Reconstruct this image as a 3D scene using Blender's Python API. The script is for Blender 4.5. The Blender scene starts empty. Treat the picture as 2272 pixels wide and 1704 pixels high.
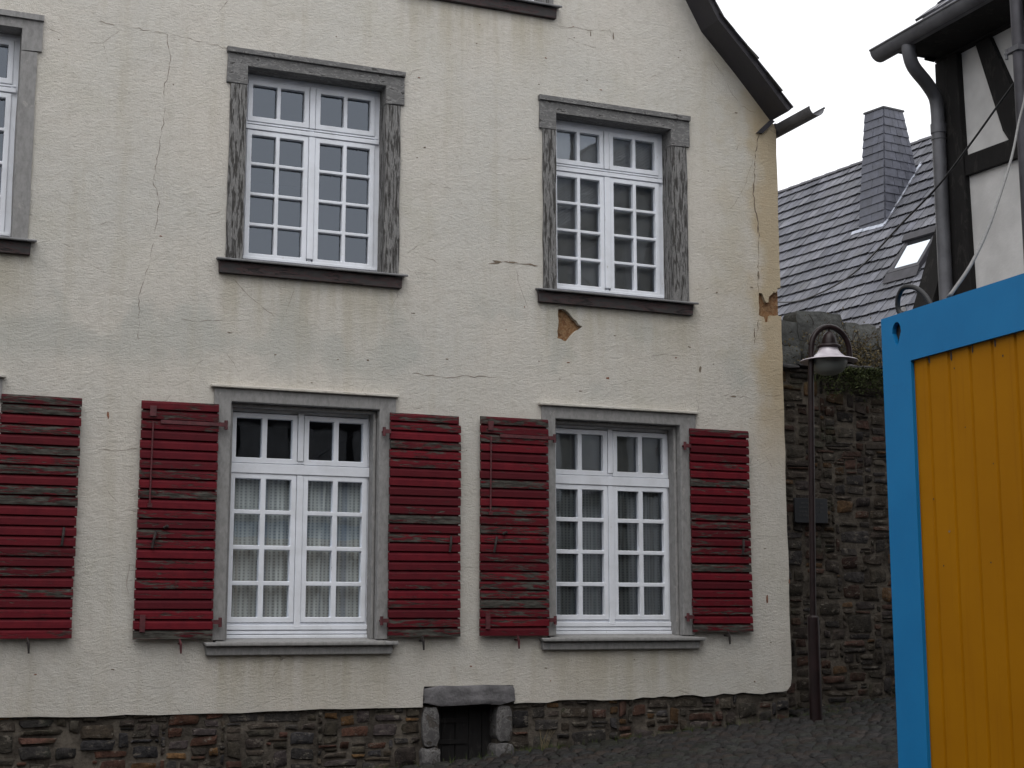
import bpy, math, random
from mathutils import Vector
from mathutils.geometry import tessellate_polygon
import numpy as np
R = math.radians
sc = bpy.context.scene
COL = sc.collection

# ------------------------------------------------------------------ camera
cam = bpy.data.objects.new('camera', bpy.data.cameras.new('camera'))
COL.objects.link(cam)
cam.location = (0, -11.6, 0)
cam.rotation_euler = (R(90 + 8.93), 0, R(-22.67))
cam.data.sensor_width = 36
cam.data.lens = 52.34
cam.data.clip_start = 0.1
cam.data.clip_end = 500
sc.camera = cam

# ------------------------------------------------------------------ overcast sky and soft sun
w = bpy.data.worlds.new('World')
sc.world = w
w.use_nodes = True
nt = w.node_tree
for n in list(nt.nodes):
    nt.nodes.remove(n)
out = nt.nodes.new('ShaderNodeOutputWorld')
bg = nt.nodes.new('ShaderNodeBackground')
sky = nt.nodes.new('ShaderNodeTexSky')
sky.sky_type = 'NISHITA'
sky.sun_disc = False
sky.sun_elevation = R(62)
sky.sun_rotation = R(215)
sky.dust_density = 4.0
hs = nt.nodes.new('ShaderNodeHueSaturation')
hs.inputs['Saturation'].default_value = 0.12
mx = nt.nodes.new('ShaderNodeMixRGB')
mx.inputs['Fac'].default_value = 0.6
mx.inputs['Color2'].default_value = (10.6, 10.7, 11.0, 1)
nt.links.new(sky.outputs[0], hs.inputs['Color'])
nt.links.new(hs.outputs[0], mx.inputs['Color1'])
nt.links.new(mx.outputs[0], bg.inputs['Color'])
bg.inputs['Strength'].default_value = 0.15
nt.links.new(bg.outputs[0], out.inputs['Surface'])
sun = bpy.data.objects.new('sun', bpy.data.lights.new('sun', 'SUN'))
COL.objects.link(sun)
sun.data.energy = 0.6
sun.data.angle = R(40)
sun.data.color = (1.0, 0.97, 0.93)
# the sun stands 62 degrees high, behind the camera and to its left
az = R(215)
sd = Vector((math.sin(az) * math.cos(R(62)), math.cos(az) * math.cos(R(62)), math.sin(R(62))))
sun.rotation_euler = sd.to_track_quat('Z', 'Y').to_euler()
sun.location = (-10, -20, 30)
sc.view_settings.view_transform = 'Standard'
sc.view_settings.look = 'None'
sc.view_settings.exposure = 0.2
sc.view_settings.gamma = 1.0
sc.cycles.max_bounces = 8
sc.cycles.transparent_max_bounces = 12

# ------------------------------------------------------------------ mesh builder
class MB:
    def __init__(self):
        self.v = []; self.f = []; self.m = []; self.c = []; self.mi = 0; self.col = (1, 1, 1)
    def add(self, vs, fs, smooth=None):
        b = len(self.v)
        self.v += [tuple(p) for p in vs]
        for f in fs:
            self.f.append(tuple(i + b for i in f)); self.m.append(self.mi); self.c.append(self.col)
        return self
    def box(self, x0, x1, y0, y1, z0, z1):
        return self.add([(x0, y0, z0), (x1, y0, z0), (x1, y1, z0), (x0, y1, z0), (x0, y0, z1), (x1, y0, z1), (x1, y1, z1), (x0, y1, z1)],
                        [(0, 1, 5, 4), (1, 2, 6, 5), (2, 3, 7, 6), (3, 0, 4, 7), (4, 5, 6, 7), (3, 2, 1, 0)])
    def hexa(self, p):
        return self.add(p, [(0, 1, 5, 4), (1, 2, 6, 5), (2, 3, 7, 6), (3, 0, 4, 7), (4, 5, 6, 7), (3, 2, 1, 0)])
    def prism(self, outer, holes, y0, y1, axis='y', back=True):
        """outline with holes in (a, b), pushed from depth y0 (front) to y1"""
        if axis == 'y':
            P = lambda a, b, d: (a, d, b)
        elif axis == 'x':
            P = lambda a, b, d: (d, a, b)
        else:
            P = lambda a, b, d: (a, b, d)
        loops = [list(outer)] + [list(h) for h in holes]
        tri = tessellate_polygon([[Vector((a, b, 0)) for a, b in l] for l in loops])
        flat = [p for l in loops for p in l]
        self.add([P(a, b, y0) for a, b in flat], [t for t in tri])
        if back:
            self.add([P(a, b, y1) for a, b in flat], [t[::-1] for t in tri])
        for l in loops:
            n = len(l)
            vs = [P(a, b, y0) for a, b in l] + [P(a, b, y1) for a, b in l]
            self.add(vs, [(i, (i + 1) % n, (i + 1) % n + n, i + n) for i in range(n)])
        return self
    def tube(self, path, r, n=10, caps=True):
        path = [Vector(p) for p in path]
        k = len(path)
        rr = r if isinstance(r, (list, tuple)) else [r] * k
        vs = []; fs = []
        up = Vector((0.13, 0.21, 0.97)).normalized()
        t0 = (path[1] - path[0]).normalized()
        if abs(t0.dot(up)) > 0.9:
            up = Vector((0.97, 0.2, 0.1)).normalized()
        a = t0.cross(up).normalized()
        for i, p in enumerate(path):
            t = (path[min(i + 1, k - 1)] - path[max(i - 1, 0)]).normalized()
            a = (a - t * a.dot(t)).normalized()
            b = t.cross(a)
            for j in range(n):
                th = 2 * math.pi * j / n
                vs.append(p + (a * math.cos(th) + b * math.sin(th)) * rr[i])
        for i in range(k - 1):
            for j in range(n):
                fs.append((i * n + j, i * n + (j + 1) % n, (i + 1) * n + (j + 1) % n, (i + 1) * n + j))
        if caps:
            fs.append(tuple(range(n))[::-1]); fs.append(tuple(range((k - 1) * n, k * n)))
        return self.add(vs, fs)
    def lathe(self, prof, x, y, n=28):
        vs = []; fs = []
        for r, z in prof:
            for j in range(n):
                th = 2 * math.pi * j / n
                vs.append((x + r * math.cos(th), y + r * math.sin(th), z))
        for i in range(len(prof) - 1):
            for j in range(n):
                fs.append((i * n + j, i * n + (j + 1) % n, (i + 1) * n + (j + 1) % n, (i + 1) * n + j))
        return self.add(vs, fs)
    def build(self, name, mats, parent=None, smooth=False, bevel=0, auto=None, recalc=True):
        me = bpy.data.meshes.new(name)
        o = world_origin(parent)
        me.from_pydata([(p[0] - o[0], p[1] - o[1], p[2] - o[2]) for p in self.v], [], self.f)
        if not isinstance(mats, (list, tuple)):
            mats = [mats]
        for m in mats:
            me.materials.append(m)
        me.polygons.foreach_set('material_index', self.m)
        ca = me.color_attributes.new('Col', 'FLOAT_COLOR', 'CORNER')
        arr = np.ones((len(me.loops), 4), dtype=np.float32)
        k = 0
        for f, c in zip(self.f, self.c):
            arr[k:k + len(f), :3] = c; k += len(f)
        ca.data.foreach_set('color', arr.ravel())
        if recalc:
            import bmesh
            bm = bmesh.new(); bm.from_mesh(me)
            bmesh.ops.remove_doubles(bm, verts=bm.verts, dist=1e-5)
            bmesh.ops.recalc_face_normals(bm, faces=bm.faces)
            bm.to_mesh(me); bm.free()
        if smooth:
            me.polygons.foreach_set('use_smooth', [True] * len(me.polygons))
            if auto:
                me.set_sharp_from_angle(angle=R(auto))
        me.update()
        ob = bpy.data.objects.new(name, me)
        COL.objects.link(ob)
        if parent:
            ob.parent = parent
        if bevel:
            b = ob.modifiers.new('bevel', 'BEVEL'); b.width = bevel; b.segments = 2; b.limit_method = 'ANGLE'; b.angle_limit = R(50)
        return ob

def world_origin(p):
    o = Vector((0, 0, 0))
    while p:
        o = o + p.location; p = p.parent
    return o

def tag(o, label=None, cat=None, group=None, kind=None):
    if label: o['label'] = label
    if cat: o['category'] = cat
    if group: o['group'] = group
    if kind: o['kind'] = kind
    return o

def thing(name, label, cat, loc, group=None):
    o = bpy.data.objects.new(name, None)
    o.empty_display_size = 0.2
    COL.objects.link(o)
    o.location = loc
    return tag(o, label, cat, group)

# ------------------------------------------------------------------ material helpers
class M:
    def __init__(self, name):
        self.mat = bpy.data.materials.new(name)
        self.mat.use_nodes = True
        self.t = self.mat.node_tree
        for n in list(self.t.nodes):
            self.t.nodes.remove(n)
        self.out = self.t.nodes.new('ShaderNodeOutputMaterial')
        self.b = self.t.nodes.new('ShaderNodeBsdfPrincipled')
        self.t.links.new(self.b.outputs[0], self.out.inputs['Surface'])
        self.pos = self.t.nodes.new('ShaderNodeNewGeometry').outputs['Position']
    def n(self, k):
        return self.t.nodes.new(k)
    def set(self, sock, val):
        if hasattr(val, 'is_linked') or isinstance(val, bpy.types.NodeSocket):
            self.t.links.new(val, sock)
        elif isinstance(val, (tuple, list)) and len(val) == 3 and sock.type == 'RGBA':
            sock.default_value = (*val, 1)
        else:
            sock.default_value = val
    def mapv(self, scale=(1, 1, 1), loc=(0, 0, 0), src=None, rot=(0, 0, 0)):
        m = self.n('ShaderNodeMapping')
        self.t.links.new(src or self.pos, m.inputs['Vector'])
        m.inputs['Scale'].default_value = scale; m.inputs['Location'].default_value = loc; m.inputs['Rotation'].default_value = rot
        return m.outputs[0]
    def noise(self, scale, detail=5, rough=.55, v=None, dist=0.0):
        m = self.n('ShaderNodeTexNoise')
        self.t.links.new(v or self.pos, m.inputs['Vector'])
        m.inputs['Scale'].default_value = scale; m.inputs['Detail'].default_value = detail
        m.inputs['Roughness'].default_value = rough; m.inputs['Distortion'].default_value = dist
        return m.outputs['Fac']
    def voro(self, scale, v=None, feat='F1', out='Distance', rnd=1.0):
        m = self.n('ShaderNodeTexVoronoi')
        m.feature = feat
        self.t.links.new(v or self.pos, m.inputs['Vector'])
        m.inputs['Scale'].default_value = scale; m.inputs['Randomness'].default_value = rnd
        return m.outputs[out]
    def ramp(self, fac, a, b, c0=0.0, c1=1.0):
        m = self.n('ShaderNodeMapRange')
        m.interpolation_type = 'SMOOTHSTEP'
        self.set(m.inputs['Value'], fac)
        m.inputs['From Min'].default_value = a; m.inputs['From Max'].default_value = b
        m.inputs['To Min'].default_value = c0; m.inputs['To Max'].default_value = c1
        return m.outputs[0]
    def math(self, op, a, b=0.0):
        m = self.n('ShaderNodeMath'); m.operation = op
        self.set(m.inputs[0], a); self.set(m.inputs[1], b)
        return m.outputs[0]
    def mix(self, fac, a, b, mode='MIX'):
        m = self.n('ShaderNodeMixRGB'); m.blend_type = mode
        self.set(m.inputs[0], fac); self.set(m.inputs[1], a); self.set(m.inputs[2], b)
        return m.outputs[0]
    def xyz(self):
        m = self.n('ShaderNodeSeparateXYZ'); self.t.links.new(self.pos, m.inputs[0])
        return m.outputs
    def attr(self):
        m = self.n('ShaderNodeVertexColor'); m.layer_name = 'Col'
        return m.outputs['Color']
    def bump(self, h, strength=.5, dist=.01, prev=None):
        m = self.n('ShaderNodeBump')
        m.inputs['Strength'].default_value = strength; m.inputs['Distance'].default_value = dist
        self.set(m.inputs['Height'], h)
        if prev is not None:
            self.t.links.new(prev, m.inputs['Normal'])
        return m.outputs[0]
    def fin(self, color, rough=.8, normal=None, metal=0.0, spec=None):
        self.set(self.b.inputs['Base Color'], color)
        self.set(self.b.inputs['Roughness'], rough)
        self.b.inputs['Metallic'].default_value = metal
        if spec is not None:
            self.b.inputs['Specular IOR Level'].default_value = spec
        if normal is not None:
            self.t.links.new(normal, self.b.inputs['Normal'])
        return self.mat

def simple(name, col, rough=.7, var=.25, scale=8, bump=.2, bscale=60, metal=0.0, spec=None, bd=.004):
    m = M(name)
    a = m.noise(scale, 6)
    c = m.mix(m.ramp(a, .3, .7), tuple(x * (1 - var) for x in col), tuple(min(1, x * (1 + var)) for x in col))
    nb = m.bump(m.noise(bscale, 5), bump, bd)
    return m.fin(c, rough, nb, metal, spec)

def mat_plaster():
    m = M('cream_plaster')
    s = m.xyz()
    n1 = m.noise(.8, 8, .62); n2 = m.noise(3.2, 7, .62); n3 = m.noise(46, 6, .72)
    c = m.mix(m.ramp(n1, .36, .64), (.570, .537, .484), (.525, .510, .470))
    c = m.mix(m.ramp(n2, .45, .75, 0, .5), c, (.595, .560, .495))
    c = m.mix(m.ramp(m.noise(13, 8, .75), .46, .66, 0, .42), c, (.42, .39, .34))
    c = m.mix(m.ramp(m.noise(19, 6, .7, m.mapv((1, 1, 1.8), (4, 0, 9))), .54, .66, 0, .55), c, (.60, .575, .52))
    c = m.mix(m.ramp(m.noise(1.9, 8, .68, m.mapv((1, 1, 1), (7, 3, 1))), .52, .68, 0, .40), c, (.47, .45, .385))
    # grey lime-washed repair patches between the storeys
    band = m.math('MULTIPLY', m.ramp(s[2], 1.8, 2.1), m.ramp(s[2], 3.0, 2.4))
    pt = m.math('MULTIPLY', band, m.ramp(m.noise(1.25, 5, .5), .51, .60))
    c = m.mix(m.math('MULTIPLY', pt, .60), c, (.425, .428, .395))
    # run-off streaks
    st = m.noise(1.0, 7, .62, m.mapv((5.5, 1, .40)))
    c = m.mix(m.ramp(st, .50, .80, 0, .55), c, (.415, .375, .295))
    # yellow run-off stains below the window sills
    sn = m.noise(1.0, 6, .62, m.mapv((9, 1, .7), (2, 0, 0)))
    for (xa, xb, zs) in ((2.22, 3.95, 2.72), (5.0, 6.75, 2.71), (2.2, 3.9, -.27), (5.0, 6.7, -.25), (3.7, 5.4, 5.32), (-.7, 1.0, 2.72)):
        k = m.math('MULTIPLY', m.math('MULTIPLY', m.ramp(s[0], xa, xa + .22), m.ramp(s[0], xb, xb - .22)), m.math('MULTIPLY', m.ramp(s[2], zs - .75, zs), m.ramp(s[2], zs + .06, zs)))
        c = m.mix(m.math('MULTIPLY', k, m.ramp(sn, .36, .66, .05, .62)), c, (.395, .355, .265))
    # ochre, damp corner strip
    wob = m.math('ADD', s[0], m.math('MULTIPLY', m.math('SUBTRACT', m.noise(2.3, 6), .5), .55))
    cor = m.math('MULTIPLY', m.ramp(wob, 7.22, 7.42), m.ramp(s[2], .9, 2.2))
    c = m.mix(m.math('MULTIPLY', cor, .80), c, (.42, .325, .195))
    damp = m.math('MULTIPLY', m.ramp(wob, 6.3, 7.3), m.ramp(s[2], 1.4, 3.2))
    c = m.mix(m.math('MULTIPLY', damp, m.ramp(n2, .35, .65, .1, .5)), c, (.44, .38, .275))
    # splash dirt low on the wall, dark pits, hairline cracks
    lowd = m.math('MULTIPLY', m.ramp(s[2], .2, -.75), m.ramp(n2, .3, .7))
    c = m.mix(m.math('MULTIPLY', lowd, .2), c, (.34, .305, .26))
    c = m.mix(m.ramp(n3, .55, .76, 0, .34), c, (.33, .30, .26))
    c = m.mix(m.ramp(m.noise(9, 8, .75), .60, .72, 0, .35), c, (.36, .33, .285))
    pit = m.math('MULTIPLY', m.ramp(m.voro(30), .09, .04), m.ramp(m.noise(2.2, 3), .50, .60))
    c = m.mix(m.math('MULTIPLY', pit, .75), c, (.17, .14, .10))
    dv = m.n('ShaderNodeMixRGB'); dv.inputs[0].default_value = .10
    nz = m.n('ShaderNodeTexNoise'); nz.inputs['Scale'].default_value = 3; nz.inputs['Detail'].default_value = 7
    m.t.links.new(m.pos, nz.inputs['Vector']); m.t.links.new(m.pos, dv.inputs[1]); m.t.links.new(nz.outputs['Color'], dv.inputs[2])
    ed = m.voro(1.1, dv.outputs[0], 'DISTANCE_TO_EDGE')
    crk = m.math('MULTIPLY', m.ramp(ed, .0035, .0008), m.ramp(m.noise(1.9, 5, .6), .56, .62))
    c = m.mix(m.math('MULTIPLY', crk, .5), c, (.24, .20, .16))
    # lifted edges of the old paint skin
    sk = m.noise(2.6, 8, .7, m.mapv((1, 1, 2.2)), .3)
    skin = m.ramp(sk, .575, .590)
    hz = m.noise(24, 6, .7, m.mapv((1, 1, 2.0)))
    nb = m.bump(m.noise(90, 4, .7), .8, .008)
    nb = m.bump(hz, .7, .013, nb)
    nb = m.bump(n2, .35, .04, nb)
    nb = m.bump(skin, .35, .003, nb)
    nb = m.bump(m.math('SUBTRACT', 1.0, crk), .5, .006, nb)
    return m.fin(c, .92, nb, spec=.2)

def mat_peeling(name, paint, wood, flake, lo, hi, grain=(14, 14, 2.2)):
    m = M(name)
    v = m.mapv(grain)
    a = m.noise(1.6, 8, .68, v, .4); b = m.noise(5, 7, .7, m.mapv((grain[0] * 1.2, grain[1], grain[2] * .8)))
    k = m.ramp(a, lo, hi)
    c = m.mix(m.ramp(b, .35, .7), paint, tuple(x * .72 for x in paint))
    wd = m.mix(m.ramp(b, .3, .7), wood, tuple(x * 2.2 for x in wood))
    c = m.mix(k, c, wd)
    edge = m.math('MULTIPLY', m.ramp(a, lo - .05, lo), m.ramp(a, lo + .05, lo))
    c = m.mix(m.math('MULTIPLY', edge, .75), c, flake)
    nb = m.bump(m.math('SUBTRACT', 1.0, k), .8, .006)
    nb = m.bump(b, .5, .004, nb)
    return m.fin(c, .85, nb, spec=.25)

def mat_stones():
    m = M('rubble_stone')
    c = m.attr()
    n1 = m.noise(18, 8, .68); n2 = m.noise(70, 5, .7)
    c = m.mix(m.ramp(n1, .3, .75, 0, .8), m.mix(1.0, c, (.55, .53, .52), 'MULTIPLY'), m.mix(1.0, c, (1.6, 1.52, 1.45), 'MULTIPLY'))
    c = m.mix(m.ramp(m.noise(10, 8, .76, m.mapv((1, 1, 1.9))), .55, .62, 0, .9), c, (.145, .127, .106))
    c = m.mix(m.ramp(m.noise(3, 5), .56, .72, 0, .45), c, (.035, .045, .022))
    nb = m.bump(n1, .9, .03)
    nb = m.bump(n2, .6, .008, nb)
    return m.fin(c, .88, nb, spec=.25)

def mat_shutter():
    m = M('red_peeling_paint')
    rnd = m.attr()
    sp = m.n('ShaderNodeSeparateColor'); m.t.links.new(rnd, sp.inputs[0])
    a = m.noise(1.0, 8, .7, m.mapv((6, 8, 42)), .5)
    a2 = m.math('ADD', a, m.math('MULTIPLY', m.math('SUBTRACT', sp.outputs[0], .5), .30))
    k = m.ramp(a2, .545, .635)
    n2 = m.noise(11, 6, .6)
    red = m.mix(m.ramp(n2, .3, .7), (.092, .0045, .0105), (.128, .007, .0130))
    red = m.mix(m.math('MULTIPLY', sp.outputs[1], .85), red, (.052, .0045, .008))
    wood = m.mix(m.ramp(m.noise(1, 6, .7, m.mapv((9, 9, 60))), .35, .7), (.026, .024, .021), (.085, .082, .072))
    c = m.mix(k, red, wood)
    c = m.mix(m.ramp(m.noise(5, 8, .75), .66, .72, 0, .7), c, (.03, .016, .016))
    nb = m.bump(m.math('SUBTRACT', 1.0, k), .7, .004)
    nb = m.bump(m.noise(1, 6, .7, m.mapv((6, 6, 90))), .5, .004, nb)
    return m.fin(c, m.mix(k, (.62,) * 3, (.9,) * 3), nb, spec=.14)

def mat_white():
    m = M('white_window_paint')
    n1 = m.noise(5, 6, .6); n2 = m.noise(26, 8, .72, m.mapv((1, 1, .6)))
    c = m.mix(m.ramp(n1, .35, .7), (.75, .775, .83), (.66, .68, .72))
    c = m.mix(m.ramp(n2, .62, .70, 0, .6), c, (.50, .49, .46))
    c = m.mix(m.ramp(m.math('ADD', n2, m.math('MULTIPLY', n1, .35)), .88, .92, 0, .9), c, (.12, .11, .10))
    nb = m.bump(n2, .35, .004)
    return m.fin(c, .5, nb, spec=.4)

def mat_glass():
    m = M('window_glass')
    m.t.nodes.remove(m.b)
    tr = m.n('ShaderNodeBsdfTransparent'); tr.inputs[0].default_value = (.80, .83, .82, 1)
    gl = m.n('ShaderNodeBsdfGlossy'); gl.inputs['Roughness'].default_value = .0
    gl.inputs['Color'].default_value = (.78, .87, 1, 1)
    nb = m.bump(m.noise(2.2, 2), .06, .02)
    m.t.links.new(nb, gl.inputs['Normal'])
    fr = m.n('ShaderNodeFresnel'); fr.inputs['IOR'].default_value = 1.98
    mxs = m.n('ShaderNodeMixShader')
    m.t.links.new(fr.outputs[0], mxs.inputs[0]); m.t.links.new(tr.outputs[0], mxs.inputs[1]); m.t.links.new(gl.outputs[0], mxs.inputs[2])
    m.t.links.new(mxs.outputs[0], m.out.inputs['Surface'])
    return m.mat

def mat_lace(tint):
    m = M('lace_curtain')
    n1 = m.noise(1, 3, .6, m.mapv((7, 7, .05)))
    n2 = m.noise(1, 2, .5, m.mapv((15, 15, .05), (3, 0, 0)))
    wv = m.n('ShaderNodeTexWave'); wv.wave_type = 'BANDS'; wv.bands_direction = 'X'
    m.t.links.new(m.pos, wv.inputs['Vector']); wv.inputs['Scale'].default_value = 9.0; wv.inputs['Distortion'].default_value = .6
    wz = m.n('ShaderNodeTexWave'); wz.wave_type = 'BANDS'; wz.bands_direction = 'Z'
    m.t.links.new(m.pos, wz.inputs['Vector']); wz.inputs['Scale'].default_value = 13.0
    holes = m.math('MULTIPLY', m.ramp(wv.outputs['Fac'], .35, .75), m.ramp(wz.outputs['Fac'], .2, .8, .35, 1))
    c = m.mix(holes, (.66, .67, .67), (.38, .39, .40))
    c = m.mix(m.ramp(n1, .54, .64, 0, .55), c, tint)
    c = m.mix(m.ramp(n2, .56, .62, 0, .6), c, (.44, .42, .40))
    m.b.inputs['Transmission Weight'].default_value = 0
    return m.fin(c, .9, None, spec=.1)

def mat_ground():
    m = M('dark_cobbles')
    c = m.attr()
    n1 = m.noise(30, 7, .7); n2 = m.noise(2.5, 6, .6)
    c = m.mix(m.ramp(n1, .3, .75), m.mix(1.0, c, (.6, .6, .6), 'MULTIPLY'), m.mix(1.0, c, (1.5, 1.45, 1.4), 'MULTIPLY'))
    c = m.mix(m.ramp(n2, .5, .68, 0, .6), c, (.014, .016, .008))
    c = m.mix(m.ramp(m.noise(60, 4, .8), .71, .76, 0, .8), c, (.12, .12, .11))
    nb = m.bump(n1, .8, .015)
    return m.fin(c, m.mix(m.ramp(n2, .4, .6), (.55,) * 3, (.85,) * 3), nb, spec=.3)

def mat_tile(name, wet=.42, tint=1.0):
    m = M(name)
    c = m.attr()
    n1 = m.noise(9, 7, .65)
    c = m.mix(m.ramp(n1, .3, .72), m.mix(1.0, c, (.72, .72, .72), 'MULTIPLY'), m.mix(1.0, c, (1.3, 1.3, 1.3), 'MULTIPLY'))
    c = m.mix(m.ramp(m.noise(1.3, 7, .7), .60, .74, 0, .5), c, (.075, .08, .045))
    nb = m.bump(m.noise(45, 5, .7), .3, .005)
    return m.fin(c, m.mix(m.ramp(n1, .35, .65), (wet,) * 3, (wet + .25,) * 3), nb, spec=.35)

def mat_corrugated_yellow():
    m = M('yellow_panel_paint')
    n1 = m.noise(2.2, 6, .6); n2 = m.noise(1, 6, .65, m.mapv((30, 30, .8)))
    c = m.mix(m.ramp(n1, .3, .7), (.365, .150, .001), (.330, .132, .001))
    c = m.mix(m.ramp(n2, .54, .78, 0, .4), c, (.22, .08, .003))
    pit = m.math('MULTIPLY', m.ramp(m.voro(9), .035, .02), m.ramp(m.noise(3.1, 2), .52, .58))
    c = m.mix(pit, c, (.03, .018, .01))
    nb = m.bump(m.noise(5, 3), .1, .01)
    return m.fin(c, .55, nb, spec=.08)

def mat_blue():
    m = M('blue_frame_paint')
    n1 = m.noise(3, 6, .6)
    c = m.mix(m.ramp(n1, .3, .7), (.010, .180, .42), (.008, .160, .385))
    c = m.mix(m.ramp(m.noise(40, 6, .75), .70, .76, 0, .6), c, (.07, .25, .46))
    c = m.mix(m.ramp(m.noise(7, 8, .8), .72, .76, 0, .7), c, (.05, .07, .09))
    nb = m.bump(m.noise(28, 3), .08, .004)
    return m.fin(c, .42, nb, spec=.18)

PLASTER = mat_plaster()
PEEL_DARK = mat_peeling('weathered_grey_wood', (.165, .162, .158), (.030, .028, .026), (.26, .255, .25), .47, .60, (30, 30, 3.4))
PEEL_LINTEL = mat_peeling('weathered_grey_lintel', (.150, .148, .146), (.04, .038, .036), (.28, .275, .27), .56, .66, (7, 22, 22))
GREY_PAINT = mat_peeling('grey_painted_stone', (.265, .260, .255), (.16, .15, .14), (.34, .33, .31), .66, .72, (6, 6, 4))
SILL_METAL = simple('grey_sill_sheet', (.16, .16, .165), .55, .2, 9, .2)
SILL_WOOD = mat_peeling('dark_sill_wood', (.056, .052, .052), (.022, .019, .019), (.075, .042, .042), .52, .64, (3, 12, 12))
WHITE = mat_white()
GLASS = mat_glass()
SHUTTER = mat_shutter()
IRON = simple('red_painted_iron', (.075, .012, .016), .55, .35, 20, .3)
DARK_IRON = simple('dark_rusty_iron', (.022, .016, .015), .7, .4, 30, .4)
STONE = mat_stones()
def mat_mortar():
    m = M('lime_mortar')
    a = m.noise(4, 7, .7); b = m.noise(30, 7, .7)
    c = m.mix(m.ramp(a, .38, .62), (.036, .030, .025), (.135, .117, .096))
    c = m.mix(m.ramp(b, .35, .75, 0, .7), c, (.075, .064, .052))
    nb = m.bump(b, .9, .02)
    return m.fin(c, .95, nb, spec=.2)
MORTAR = mat_mortar()
SANDSTONE = simple('grey_hewn_stone', (.125, .120, .125), .9, .35, 7, .8, 28, bd=.012)
JAMBSTONE = mat_peeling('worn_jamb_stone', (.095, .090, .090), (.045, .040, .036), (.17, .165, .16), .52, .62, (9, 9, 9))
CLAY = mat_peeling('bare_brown_clay', (.235, .122, .058), (.13, .065, .032), (.30, .20, .11), .50, .60, (13, 13, 13))
CRACK = simple('crack_shadow', (.17, .135, .10), .95, .3, 40, .2)
CHIPM = simple('rusty_chip', (.19, .085, .05), .9, .4, 60, .4)
BLUE = mat_blue()
YELLOW = mat_corrugated_yellow()
BLACKWOOD = mat_peeling('black_timber', (.013, .012, .012), (.022, .020, .018), (.03, .028, .026), .6, .7, (6, 6, 2))
INFILL = simple('white_infill_plaster', (.56, .55, .54), .9, .12, 3, .5, 40)
ZINC = simple('grey_zinc', (.105, .105, .115), .5, .25, 5, .2, metal=.2)
DARKZINC = simple('dark_zinc', (.035, .033, .040), .5, .3, 6, .2, metal=.2)
SLATE = mat_tile('slate_roof', .40)
TILE = mat_tile('grey_roof_tile', .55)
LAMP_PAINT = simple('brown_lamp_paint', (.013, .0062, .0066), .42, .3, 8, .1, spec=.28)
LAMP_SHADE = simple('pale_enamel_shade', (.52, .48, .52), .28, .12, 6, .05, spec=.6)
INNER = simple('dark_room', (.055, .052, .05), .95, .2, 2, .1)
BLACKRUB = simple('black_rubber', (.008, .008, .009), .6, .3, 30, .1)
GREYCABLE = simple('grey_cable_sheath', (.135, .132, .13), .6, .15, 20, .1)
SIGN = simple('dark_plaque_metal', (.020, .022, .026), .42, .2, 6, .1)
SIGNTXT = simple('faint_plaque_lettering', (.035, .036, .038), .5, .2, 30, .1)
FLASH = simple('lead_flashing', (.42, .45, .52), .42, .25, 10, .4, metal=.3)
WALLROOF = simple('pale_render', (.4, .38, .34), .9, .15, 3, .4)

def leafmat(name, a, b):
    m = M(name)
    c = m.mix(m.attr(), a, b)
    return m.fin(c, .75, None, spec=.2)
LEAF = leafmat('dark_green_leaf', (.020, .030, .010), (.055, .065, .022))
DRYLEAF = leafmat('dry_brown_leaf', (.075, .060, .030), (.16, .125, .06))
TWIG = simple('grey_brown_twig', (.06, .045, .035), .9, .3, 30, .3)
GRASSM = leafmat('short_green_grass', (.030, .045, .012), (.075, .10, .03))

# ------------------------------------------------------------------ ground: cobbled street climbing to the right
def gz(x, y):
    xc = min(max(x, -12.0), 14.0); yc = min(max(y, -22.0), 8.0)
    return -1.47 + .08 * xc + .011 * yc

g = MB()
xs = [-60, -30, -12] + [-10 + i for i in range(24)] + [14, 30, 60]
ys = [-60, -30, -22] + [-20 + i for i in range(28)] + [8, 30, 60]
vs = [(x, y, gz(x, y) - .045) for y in ys for x in xs]
nx = len(xs)
g.col = (.013, .012, .010)
g.add(vs, [(j * nx + i, j * nx + i + 1, (j + 1) * nx + i + 1, (j + 1) * nx + i) for j in range(len(ys) - 1) for i in range(nx - 1)])
rng = random.Random(5)
y = -3.9
row = 0
while y < .46:
    dy = rng.uniform(.085, .125)
    x = 2.4 + rng.uniform(0, .1)
    while x < 9.6:
        dx = rng.uniform(.09, .17)
        if not (y + dy > -.0 and x < 7.6):
            k = rng.uniform(.55, 1.25)
            g.col = rng.choice([(.021, .018, .017), (.016, .016, .016), (.024, .018, .015), (.019, .020, .017), (.015, .013, .013)])
            g.col = tuple(c * k for c in g.col)
            gap = .008
            pts = []
            dz = rng.uniform(-.005, .005); tx = rng.uniform(-.03, .03); ty = rng.uniform(-.03, .03)
            for v in (-1, -.55, .55, 1):
                for u in (-1, -.6, .6, 1):
                    e = max(abs(u), abs(v))
                    rr = .93 if (abs(u) == 1 and abs(v) == 1) else 1
                    px = x + dx / 2 + u * rr * (dx / 2 - gap); py = y + dy / 2 + v * rr * (dy / 2 - gap)
                    h = 0 if e < .9 else -.022
                    pts.append((px, py, gz(px, py) + h + dz + tx * u * dx * .4 + ty * v * dy * .4 + rng.uniform(-.002, .002)))
            g.add(pts, [(j * 4 + i, j * 4 + i + 1, (j + 1) * 4 + i + 1, (j + 1) * 4 + i) for j in range(3) for i in range(3)])
        x += dx
    y += dy
street = g.build('cobbled_street', mat_ground(), smooth=True, recalc=False)
tag(street, kind='structure')

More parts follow.
